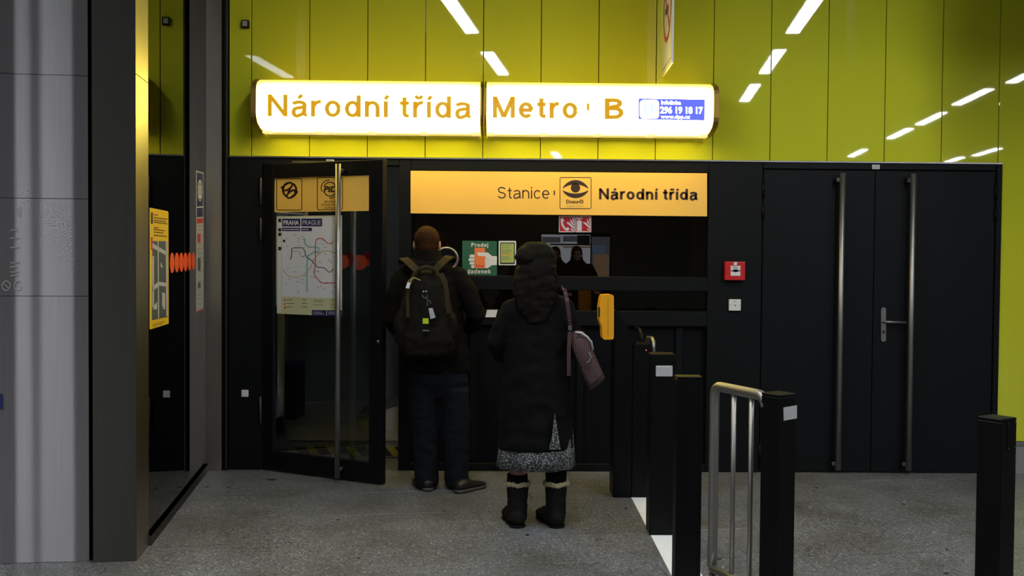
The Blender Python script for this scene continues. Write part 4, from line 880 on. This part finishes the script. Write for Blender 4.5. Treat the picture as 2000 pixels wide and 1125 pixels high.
# lit poster case and people behind the camera, mirrored in the booth window
vyY = -12.4
def vx(px, Yv): return at(px, 480, -Yv).x
def vz(py, Yv): return at(1120, py, -Yv).z
vc = thing('poster_case', 'lit poster case across the hall mirrored in the booth window', 'display', ((vx(1057, vyY)+vx(1193, vyY))/2, vyY, 0))
cx0, cx1, cz1 = vx(1054, vyY), vx(1195, vyY), vz(454, vyY)
box('case', cx0, cx1, vyY-.15, vyY, .5, cz1, 'anthracite', vc); 
for q in (cx0+.05, cx1-.1): box('leg', q, q+.05, vyY-.12, vyY-.03, 0, .499, 'anthracite', vc)
def vr(name, p0, p1, q0, q1, mat, o=0.0): box(name, vx(p0, vyY), vx(p1, vyY), vyY+.001+o, vyY+.003+o, vz(q1, vyY), vz(q0, vyY), mat, vc)
vr('lit_face', 1058, 1154, 458, 540, 'poster_light'); vr('lit_face', 1156.5, 1192, 462, 540, 'poster_grey')
vr('image', 1059, 1095, 463, 474, 'poster_grey', .003); vr('image', 1100, 1128, 461, 472, 'poster_grey', .003); vr('image', 1158, 1182, 478, 495, 'poster_blue', .003); vr('image', 1160, 1190, 496, 540, 'poster_tan', .003); vr('image', 1075, 1154, 476, 479, 'poster_dark', .003); vr('image', 1100, 1154, 481, 484, 'poster_tan', .003); vr('image', 1128, 1153, 459, 476, 'poster_dark', .003)

# ================================================================ PEOPLE
def rg(pl, pr, py, Y, ry): a, b = at(pl, py, Y), at(pr, py, Y); return ((a.x+b.x)/2, Y, (a.z+b.z)/2, abs(b.x-a.x)/2, ry)
def hand(bm, wr, fwd, upv, side, curl=.35, s=1.0):     # palm and five bent fingers; wr wrist, side +1 thumb to +right
    f = Vector(fwd).normalized(); u = Vector(upv); u = (u-f*u.dot(f)).normalized(); r = f.cross(u)*1.0
    wr = Vector(wr); P_ = lambda a, b, c: wr + f*a*s + r*b*s + u*c*s
    bm_tube(bm, [P_(-.03, 0, 0), P_(.0, 0, 0), P_(.03, 0, 0), P_(.085, 0, 0)], [.024*s, .026*s, .036*s, .038*s], 12, flat=.45, upv=u, round_cap=True)
    for k, (b, ln) in enumerate(((-.031, .066), (-.0105, .076), (.0105, .071), (.031, .056))):
        b *= -side; a0 = .085; a = curl
        p0 = P_(a0-.01, b, 0); p1 = P_(a0+ln*.42, b*1.08, -.003); 
        p2 = p1 + (f*math.cos(a)-u*math.sin(a))*ln*.36*s; p3 = p2 + (f*math.cos(a*2.2)-u*math.sin(a*2.2))*ln*.28*s
        bm_tube(bm, [p0, p1, p2, p3], [.0098*s, .0088*s, .0082*s, .007*s], 8, round_cap=True)
    b = .034*side*-1
    bm_tube(bm, [P_(.02, b*.7, -.004), P_(.05, b*1.5, -.012), P_(.078, b*1.75, -.018), P_(.098, b*1.7, -.02)], [.014*s, .0115*s, .0098*s, .008*s], 8, round_cap=True)
def head_bm(bm, c, h, yaw=0.0):                        # c centre of the skull, h head height; faces +y
    c = Vector(c); s = h/.235; Rz = Matrix.Rotation(yaw, 3, 'Z')
    P_ = lambda x, y, z: c + Rz @ Vector((x*s, y*s, z*s))
    bm_ball(bm, P_(0, -.008, .02), (.076*s, .095*s, .098*s), 20, 14, Rz)
    bm_ball(bm, P_(0, .030, -.045), (.058*s, .062*s, .075*s), 16, 12, Rz)
    bm_tube(bm, [P_(0, .088, .018), P_(0, .100, -.005), P_(0, .108, -.022)], [.008*s, .011*s, .014*s], 8, round_cap=True)
    bm_tube(bm, [P_(-.022, .084, -.055), P_(0, .090, -.055), P_(.022, .084, -.055)], [.006*s, .009*s, .006*s], 8, round_cap=True)
    for sd in (-1, 1):
        bm_tube(bm, [P_(sd*.018, .082, .034), P_(sd*.045, .073, .034)], [.009*s, .008*s], 8, round_cap=True)
        bm_ball(bm, P_(sd*.087, -.006, -.012), (.011*s, .020*s, .033*s), 10, 8, Rz)
    bm_tube(bm, [P_(0, -.02, -.05), P_(0, -.025, -.15)], [.055*s, .060*s], 14)
    return P_
def shoe(heel, ang, ln, wd, mat_u, mat_s, par, h=.085):
    dv = Vector((math.sin(ang), math.cos(ang), 0)); sv_ = Vector((math.cos(ang), -math.sin(ang), 0)); heel = Vector((heel.x, heel.y, 0))
    def sect(bm, secs):
        R = []
        for t, w_, z0, z1 in secs:
            c = heel+dv*t*ln; n = 12; ringv = []
            for k in range(n):
                a = 2*math.pi*k/n; ringv.append(bm.verts.new(c+sv_*math.cos(a)*w_*wd/2+Vector((0, 0, (z0+z1)/2+(z1-z0)/2*math.copysign(abs(math.sin(a))**.7, math.sin(a))))))
            R.append(ringv)
        for a, b in zip(R, R[1:]):
            for k in range(12): bm.faces.new((a[k], a[(k+1) % 12], b[(k+1) % 12], b[k]))
        bm.faces.new(R[0][::-1]); bm.faces.new(R[-1])
    bm = bmesh.new(); sect(bm, ((0, .45, .02, h*.8), (.06, .72, .02, h), (.25, .78, .02, h*1.05), (.45, .82, .02, h*.92), (.65, 1.0, .02, h*.68), (.85, .9, .02, h*.55), (.97, .5, .02, h*.42)))
    o = from_bm('shoe', bm, mat_u, par, True)
    bm = bmesh.new(); sect(bm, ((-.015, .5, .0, .024), (.06, .80, .0, .026), (.3, .82, .0, .026), (.5, .88, .0, .026), (.68, 1.06, .0, .025), (.88, .95, .0, .025), (1.0, .5, .0, .025))); from_bm('sole', bm, mat_s, o, True)
    return o
# ---------------- man with backpack, facing the booth
mY = -.60
def man(name, label, off=Vector((0, 0, 0)), turn=None):
    bm = bmesh.new(); hc = at(834, 476, mY+.10)
    P_ = head_bm(bm, hc, .235)
    bm_loft(bm, [rg(818, 852, 520, mY+.05, .05), rg(790, 884, 535, mY+.03, .07), rg(792, 890, 600, mY, .09), rg(796, 895, 680, mY, .09), rg(800, 905, 725, mY, .09)])
    for sd, pts in ((-1, ((792, 545, 0), (770, 625, -.02), (790, 646, .24))), (1, ((892, 545, 0), (929, 618, -.02), (915, 640, .24)))):
        q = [at(a, b, mY+c) for a, b, c in pts]; bm_tube(bm, [q[0], q[0].lerp(q[1], .5), q[1], q[1].lerp(q[2], .5), q[2]], [.045, .042, .038, .034, .026], 12, round_cap=True)
        hand(bm, q[2]+Vector((0, .03, 0)), (.0, 1, -.12), (0, 0, 1), sd, .5)
    for a, b in (((822, 735), (832, 945)), ((886, 735), (896, 945))):
        p, q = at(*a, mY), at(*b, mY); q.z = .06; bm_tube(bm, [p, p.lerp(q, .5), q], [.075, .055, .04], 12, round_cap=True)
    body = remesh(name, bm, .0055, 'skin', None, 3); tag(body, label, 'person')
    for sd in (-1, 1): bm = bmesh.new(); bm_ball(bm, P_(sd*.031, .080, .016), (.012, .010, .010)); from_bm('eye', bm, 'eye_white', body, True)
    # hair cap
    bm = bmesh.new(); bm_ball(bm, P_(0, -.014, .028), (.089, .101, .096), 24, 16); bm_ball(bm, P_(0, -.045, -.015), (.070, .066, .075), 20, 14); remesh('hair', bm, .008, 'hair_auburn', body, 3, .003, 40)
    # jacket
    bm = bmesh.new()
    bm_loft(bm, [rg(783, 921, 728, mY+.01, .135), rg(781, 918, 690, mY, .135), rg(779, 906, 640, mY, .13), rg(776, 900, 580, mY+.01, .13), rg(772, 899, 548, mY+.02, .115), rg(782, 890, 528, mY+.03, .10), rg(797, 875, 514, mY+.045, .09), rg(806, 865, 506, mY+.06, .085)], 28)
    for pts in (((788, 545, .02), (775, 580, -.01), (766, 622, -.02), (776, 640, .10), (790, 646, .24)), ((893, 541, .02), (914, 575, -.01), (931, 615, -.02), (925, 632, .10), (915, 640, .24))):
        q = [at(a, b, mY+c) for a, b, c in pts]; bm_tube(bm, q, [.075, .074, .066, .06, .052], 16, round_cap=True)
    jk = remesh('jacket', bm, .011, 'jacket_cloth', body, 5, .009, 11)
    bm = bmesh.new(); bm_loft(bm, [rg(803, 868, 512, mY+.06, .088), rg(806, 863, 500, mY+.07, .088), rg(808, 861, 488, mY+.085, .092)], 28); remesh('collar', bm, .008, 'jacket_cloth', jk, 3, .004, 20)
    # trousers
    bm = bmesh.new(); bm_loft(bm, [rg(806, 908, 775, mY, .10), rg(796, 916, 745, mY, .125), rg(790, 914, 700, mY, .115)], 24)
    for L in (((798, 858, 760, .105), (799, 857, 800, .10), (804, 857, 850, .092), (808, 857, 900, .085), (809, 857, 938, .085), (811, 855, 950, .085)), ((860, 916, 760, .105), (860, 918, 800, .10), (862, 917, 850, .092), (866, 916, 900, .085), (869, 916, 938, .085), (871, 914, 950, .085))):
        bm_loft(bm, [rg(a, b, c, mY-.01, r) for a, b, c, r in L][::-1], 20)
    remesh('trousers', bm, .011, 'jeans_cloth', body, 4, .007, 13)
    shoe(flo(838, 962)+Vector((0, .03, 0)), math.radians(-22), .29, .105, 'shoe_leather', 'shoe_sole', body); shoe(flo(892, 966)+Vector((0, .03, 0)), math.radians(38), .29, .105, 'shoe_leather', 'shoe_sole', body)
    return body
m1 = man('person', 'person with backpack, dark jacket and jeans standing at the booth window')
# backpack
pk = thing('backpack', 'dark brown backpack with dangling tags worn on the back', 'backpack', tuple(at(835, 700, mY-.2)))
bm = bmesh.new(); yb = mY-.235
bm_loft(bm, [rg(788, 882, 700, yb, .06), rg(778, 890, 680, yb, .095), rg(776, 888, 640, yb, .105), rg(782, 884, 600, yb+.01, .10), rg(793, 872, 560, yb+.02, .085), rg(804, 862, 535, yb+.035, .065), rg(815, 852, 525, yb+.05, .04)], 28)
bm_loft(bm, [rg(790, 878, 694, yb-.05, .05), rg(786, 884, 665, yb-.06, .06), rg(792, 878, 640, yb-.055, .05)], 24)
bm_ball(bm, at(783, 640, yb), (.05, .06, .12)); bm_ball(bm, at(880, 640, yb), (.045, .06, .11))
remesh('pack_body', bm, .009, 'pack_cloth', pk, 4, .006, 14)
def ribbon(name, pts, wd, th, mat, par, nrm=(0, -1, 0)):
    bm = bmesh.new(); pts = [Vector(p) for p in pts]; R = []; n = len(pts)
    for i, p in enumerate(pts):
        t = (pts[min(i+1, n-1)]-pts[max(i-1, 0)]).normalized(); nn_ = Vector(nrm); nn_ = (nn_-t*nn_.dot(t)).normalized(); b = t.cross(nn_)
        R.append([bm.verts.new(p+b*s*wd/2+nn_*o*th) for s, o in ((-1, 0), (1, 0), (1, 1), (-1, 1))])
    for a, b in zip(R, R[1:]):
        for k in range(4): bm.faces.new((a[k], a[(k+1) % 4], b[(k+1) % 4], b[k]))
    bm.faces.new(R[0][::-1]); bm.faces.new(R[-1]); return from_bm(name, bm, mat, par)
ribbon('shoulder_strap', [at(818, 534, mY-.135), at(806, 522, mY-.12), at(795, 511, mY-.085), at(788, 507, mY-.03), at(786, 507, mY+.03), at(786, 516, mY+.10)], .055, .012, 'pack_strap', pk, (0, -.6, .8))
ribbon('shoulder_strap', [at(848, 532, mY-.135), at(861, 518, mY-.12), at(872, 507, mY-.085), at(879, 503, mY-.03), at(882, 504, mY+.03), at(882, 514, mY+.10)], .055, .012, 'pack_strap', pk, (0, -.6, .8))
bm = bmesh.new(); bm_tube(bm, [at(817, 534, yb-.04), at(820, 525, yb-.05), at(833, 522, yb-.055), at(846, 525, yb-.05), at(849, 534, yb-.04)], .016, 10, flat=.6); from_bm('grab_handle', bm, 'pack_strap', pk, True)
ribbon('compression_strap', [at(862, 535, yb-.05), at(869, 550, yb-.085), at(872, 565, yb-.10), at(874, 590, yb-.105), at(877, 612, yb-.11)], .03, .01, 'pack_strap', pk)
ribbon('side_strap', [at(808, 540, yb-.05), at(800, 556, yb-.09), at(796, 580, yb-.10), at(797, 620, yb-.12)], .02, .008, 'pack_strap', pk)
ribbon('front_strap', [at(830.5, 560, yb-.095), at(830.5, 585, yb-.11), at(831, 615, yb-.125), at(831, 640, yb-.135), at(831, 650, yb-.135)], .03, .006, 'pack_cloth', pk)
T1 = Plane((0, yb-.13, 0), (0, -1, 0))
art('silver_tag', T1, [(796, 551), (802, 552), (799, 563.5), (792, 562.5)], 'white_plastic', pk, 0, .003); art('tag_loop', T1, [*arc(800, 550, 3, 4, 1, 150, 400), *stroke([(802, 546), (807, 543), (812, 543), (821, 547.5)], 1.5)], 'ink_gold', pk, 0, .003)
art_each('rivet', T1, [ell(827.3, 569.3, 1.8, 1.5, 10), ell(832.6, 569, 1.8, 1.5, 10)], 'reflector', pk, .004, .008)
art('ring_clip', T1, [*arc(830, 577, 5.2, 5, 1.2, -20, 200), *arc(838, 591, 4, 4.5, 1.1, -200, 40), *stroke([(834.5, 591), (835, 597)], 1.3)], 'tube_steel', pk, .01, .014); art('clip_stem', T1, stroke([(832, 581), (837, 588)], 2.6), 'steel_dark', pk, .01, .014)
art('card_tag', T1, [(837, 602), (845, 601), (851, 620), (841, 623)], 'reflector', pk, .012, .015); art('tag_edge', T1, [(845.5, 600.5), (849, 600), (852.5, 618), (851.3, 620)], 'black_metal', pk, .012, .015)
art('lime_tag', T1, rect(826, 621.5, 837.3, 632), 'tag_lime', pk, .012, .016); art('buckle', T1, [rect(826, 644, 838, 646.5)], 'ink_grey', pk, .012, .016)
# ---------------- woman with shoulder bag
fY = -1.56
bm = bmesh.new(); hc = at(1048, 516, fY+.05); P_ = head_bm(bm, hc, .225, math.radians(-10))
bm_loft(bm, [rg(1032, 1066, 565, fY+.02, .045), rg(1005, 1098, 590, fY+.01, .06), rg(1008, 1094, 660, fY, .075), rg(1006, 1098, 740, fY, .085), rg(1004, 1100, 790, fY, .09)])
ARM = (((1000, 600, 0), (968, 668, -.01), (990, 700, .24)), ((1100, 596, 0), (1122, 662, -.01), (1100, 700, .24)))
for sd, pts in zip((-1, 1), ARM):
    q = [at(a, b, fY+c) for a, b, c in pts]; bm_tube(bm, [q[0], q[0].lerp(q[1], .5), q[1], q[1].lerp(q[2], .5), q[2]], [.038, .035, .032, .028, .022], 12, round_cap=True)
    hand(bm, q[2]+Vector((0, .025, 0)), (-.25*sd, 1, .05), (0, 0, 1), sd, .7, .92)
for a, b in (((1016, 790), (1010, 1010)), ((1083, 790), (1085, 1008))):
    p, q = at(*a, fY), at(*b, fY); q.z = .06; k_ = p.lerp(q, .48); c_ = p.lerp(q, .60); bm_tube(bm, [p, p.lerp(q, .25), k_, c_, p.lerp(q, .8), q], [.07, .06, .048, .052, .042, .034], 14, round_cap=True)
wm = remesh('person', bm, .0055, 'skin', None, 3); tag(wm, 'person in long black coat, patterned skirt and boots with shoulder bag', 'person')
for sd in (-1, 1): b2 = bmesh.new(); bm_ball(b2, P_(sd*.031, .080, .016), (.012, .010, .010)); from_bm('eye', b2, 'eye_white', wm, True)
bm = bmesh.new()
bm_loft(bm, [rg(1030, 1066, 632, fY-.105, .025), rg(1018, 1078, 612, fY-.095, .035), rg(1007, 1084, 590, fY-.075, .055), rg(1002, 1088, 565, fY-.045, .08), rg(1003, 1090, 545, fY-.02, .10), rg(1008, 1088, 522, fY+.005, .115), rg(1016, 1080, 495, fY+.03, .10)], 28)
for i in range(9):
    x = 1006+9.6*i; bm_tube(bm, [at(x*.9+104, 545, fY-.095), at(x, 572, fY-.105), at(x*.8+209+4*math.sin(i*2), 616+9*math.sin(i*1.7)-abs(i-4)*3, fY-.115)], [.018, .017, .006], 8, round_cap=True)
remesh('hair', bm, .008, 'hair_dark', wm, 4, .007, 18)
bm = bmesh.new()
bm_loft(bm, [rg(1017, 1081, 530, fY+.03, .098), rg(1007, 1087, 512, fY+.03, .112), rg(1008, 1085, 494, fY+.03, .112), rg(1017, 1076, 481, fY+.035, .095), rg(1030, 1064, 473, fY+.035, .055)], 28); bm_ball(bm, at(1030, 502, fY-.02), (.075, .08, .06))
remesh('knit_hat', bm, .008, 'hat_knit', wm, 4, .005, 22)
bm = bmesh.new()
def fold(a, z): return .018*math.sin(a*5+z*3)*max(0, (1.1-z))
bm_loft(bm, [rg(971, 1118, 876, fY, .17), rg(975, 1118, 825, fY, .155), rg(979, 1116, 765, fY, .14), rg(984, 1113, 705, fY, .125), rg(987, 1110, 655, fY, .12), rg(988, 1112, 610, fY+.005, .115), rg(994, 1106, 590, fY+.01, .10), rg(1012, 1092, 575, fY+.015, .08), rg(1022, 1080, 564, fY+.02, .07)], 36, fold)
for pts in (((1000, 602, 0), (984, 632, -.01), (967, 668, -.01), (976, 690, .10), (988, 700, .22)), ((1101, 598, 0), (1114, 632, -.01), (1121, 662, -.01), (1112, 688, .10), (1102, 700, .22))):
    bm_tube(bm, [at(a, b, fY+c) for a, b, c in pts], [.062, .058, .055, .05, .044], 16, round_cap=True)
ct = remesh('coat', bm, .011, 'coat_cloth', wm, 4, .008, 10)
bm = bmesh.new(); bm_loft(bm, [rg(1020, 1084, 576, fY+.015, .075), rg(1024, 1078, 556, fY+.02, .075)], 24); remesh('collar', bm, .009, 'coat_cloth', ct, 3)
# pleated skirt and the wedge of it in the open vent of the coat
def pleat(a, z): return .05*math.sin(a*9+.6*math.sin(2*a)) + .02*math.sin(a*4+1)
bm = bmesh.new(); bm_loft(bm, [rg(973, 1120, 911, fY, .175), rg(976, 1119, 885, fY, .165), rg(980, 1116, 845, fY, .14), rg(990, 1108, 790, fY, .11)], 132, pleat); sk = from_bm('skirt', bm, 'skirt_print', wm, True)
v0 = [at(1083.5, 806, fY-.166), at(1095, 878, fY-.178), at(1072, 878, fY-.184), at(1079, 850, fY-.178)]; v1 = [q+Vector((0, .014, 0)) for q in v0]
mesh('skirt_gusset', v0+v1, [(0, 1, 2, 3), (4, 5, 6, 7), (0, 1, 5, 4), (1, 2, 6, 5), (2, 3, 7, 6), (3, 0, 4, 7)], 'skirt_print', sk)
for k, (xa, xb, yt, ytr, yb_, hx, ang) in enumerate(((991, 1030, 925, 953, 1034, 1010, -14), (1066, 1106, 905, 950, 1030, 1083, -20))):
    bm = bmesh.new(); bm_loft(bm, [rg(xa+3, xb-3, ytr+14, fY, .050), rg(xa+1, xb-1, ytr, fY, .056), rg(xa-1, xb+1, yt+20, fY, .063), rg(xa-.5, xb+.5, yt, fY, .062)], 20); from_bm('sock', bm, 'sock_knit', wm, True)
    bm = bmesh.new(); h_ = flo(hx, yb_+3); h_.z = 0; av = math.radians(ang)
    bx = (at(xa, 980, fY).x+at(xb, 980, fY).x)/2
    bm_loft(bm, [(bx, fY-.005, .03, .058, .075), (bx, fY-.005, .10, .060, .075), (bx, fY, .17, .062, .068), (bx, fY, .235, .066, .068)], 24)
    dv = Vector((math.sin(av), math.cos(av), 0)); hp_ = Vector((bx, fY-.06, 0))
    for t, r_, hh in ((0, .050, .05), (.07, .056, .055), (.14, .056, .048), (.20, .050, .036)): bm_ball(bm, hp_+dv*t+Vector((0, 0, hh)), (r_, r_, hh), 16, 10)
    bt = remesh('boot', bm, .008, 'boot_suede', wm, 4, .004, 18)
    bm = bmesh.new()
    for t, r_ in ((0, .055), (.07, .058), (.14, .058), (.20, .052)): bm_ball(bm, hp_+dv*t+Vector((0, 0, .009)), (r_, r_, .009), 16, 8)
    remesh('sole', bm, .006, 'black_metal', bt, 1)
    bm = bmesh.new(); zc = .245; R_ = [Vector((bx+.066*math.cos(t), fY+.066*math.sin(t), zc+.004*math.sin(5*t))) for t in (2*math.pi*i/28 for i in range(29))]; bm_tube(bm, R_, .015, 10, cap=False); bm_loft(bm, [(bx, fY, zc-.012, .066, .066), (bx, fY, zc+.008, .064, .064)], 20); remesh('fleece_trim', bm, .006, 'fleece', bt, 2, .006, 60)
# shoulder bag
bg = thing('shoulder_bag', 'burgundy dotted handbag hanging from the shoulder', 'bag', tuple(at(1150, 758, fY-.06)))
bY = fY-.07
BGp = Plane((0, bY, 0), (0, -1, 0))
out = [(1116, 650), (1126, 645), (1140, 648), (1149, 662), (1160, 690), (1171, 715), (1181, 737), (1172, 748), (1152, 762), (1140, 738), (1128, 708), (1118, 682)]
def bagl(s, o): cx, cy = 1145, 702; return [BGp.hit(cx+(x-cx)*s, cy+(y-cy)*s)-Vector((0, o, 0)) for x, y in out]
n = len(out); vs = []; 
for s, o in ((.72, .075), (.93, .06), (1.0, .02), (1.0, -.02), (.93, -.06), (.72, -.075)): vs += bagl(s, o)
mesh('bag_body', vs, [tuple(range(n)), tuple(range(5*n, 6*n))]+[(r*n+i, r*n+(i+1) % n, (r+1)*n+(i+1) % n, (r+1)*n+i) for r in range(5) for i in range(n)], 'bag_dots', bg, True)
ribbon('shoulder_strap', [at(1091, 566, fY+.04), at(1097, 561, fY-.01), at(1103, 566, fY-.09), at(1108, 590, fY-.11), at(1112, 620, fY-.11), at(1114, 640, fY-.09), at(1117, 650, fY-.06)], .022, .006, 'bag_dots', bg)
ribbon('hanging_strap', [at(1113, 648, fY-.125), at(1111, 680, fY-.135), at(1111, 710, fY-.14), at(1111, 734, fY-.14)], .022, .005, 'bag_trim', bg)
tube('handle', [at(1124, 649, bY-.065), at(1135, 650, bY-.08), at(1147, 658, bY-.085), at(1155, 668, bY-.08), at(1158, 683, bY-.07)], .006, 'reflector', bg, 8)
tube('zip_pull', [at(1150, 688, bY-.08), at(1155, 697, bY-.085), at(1150, 706, bY-.082), at(1140, 712, bY-.08)], .004, 'ink_grey', bg, 8)
tube('strap_ring', [at(1113+2.6*math.cos(t), 641+3.6*math.sin(t), fY-.115) for t in (2*math.pi*i/12 for i in range(13))], .003, 'tube_steel', bg, 6)
ribbon('bag_flap', [at(1122, 660, bY-.065), at(1133, 685, bY-.08), at(1140, 706, bY-.083), at(1150, 718, bY-.08)], .02, .005, 'bag_trim', bg, (0, -1, 0))
# two people standing across the hall behind the viewer, seen only as mirror images
def copy_tree(o, loc, rz, label):
    c = o.copy(); COL.objects.link(c); c.location = loc; c.rotation_euler = (0, 0, rz); c['label'] = label
    for ch in o.children:
        k = ch.copy(); COL.objects.link(k); k.parent = c
        for g in ch.children: h_ = g.copy(); COL.objects.link(h_); h_.parent = k
    return c
zoff = m1.location.z
copy_tree(m1, (vx(1092, -9.2), -9.2, zoff), math.radians(8), 'person mirrored dimly in the booth window, left of two')
copy_tree(m1, (vx(1137, -8.6), -8.6, zoff), math.radians(-6), 'person mirrored dimly in the booth window, right of two')
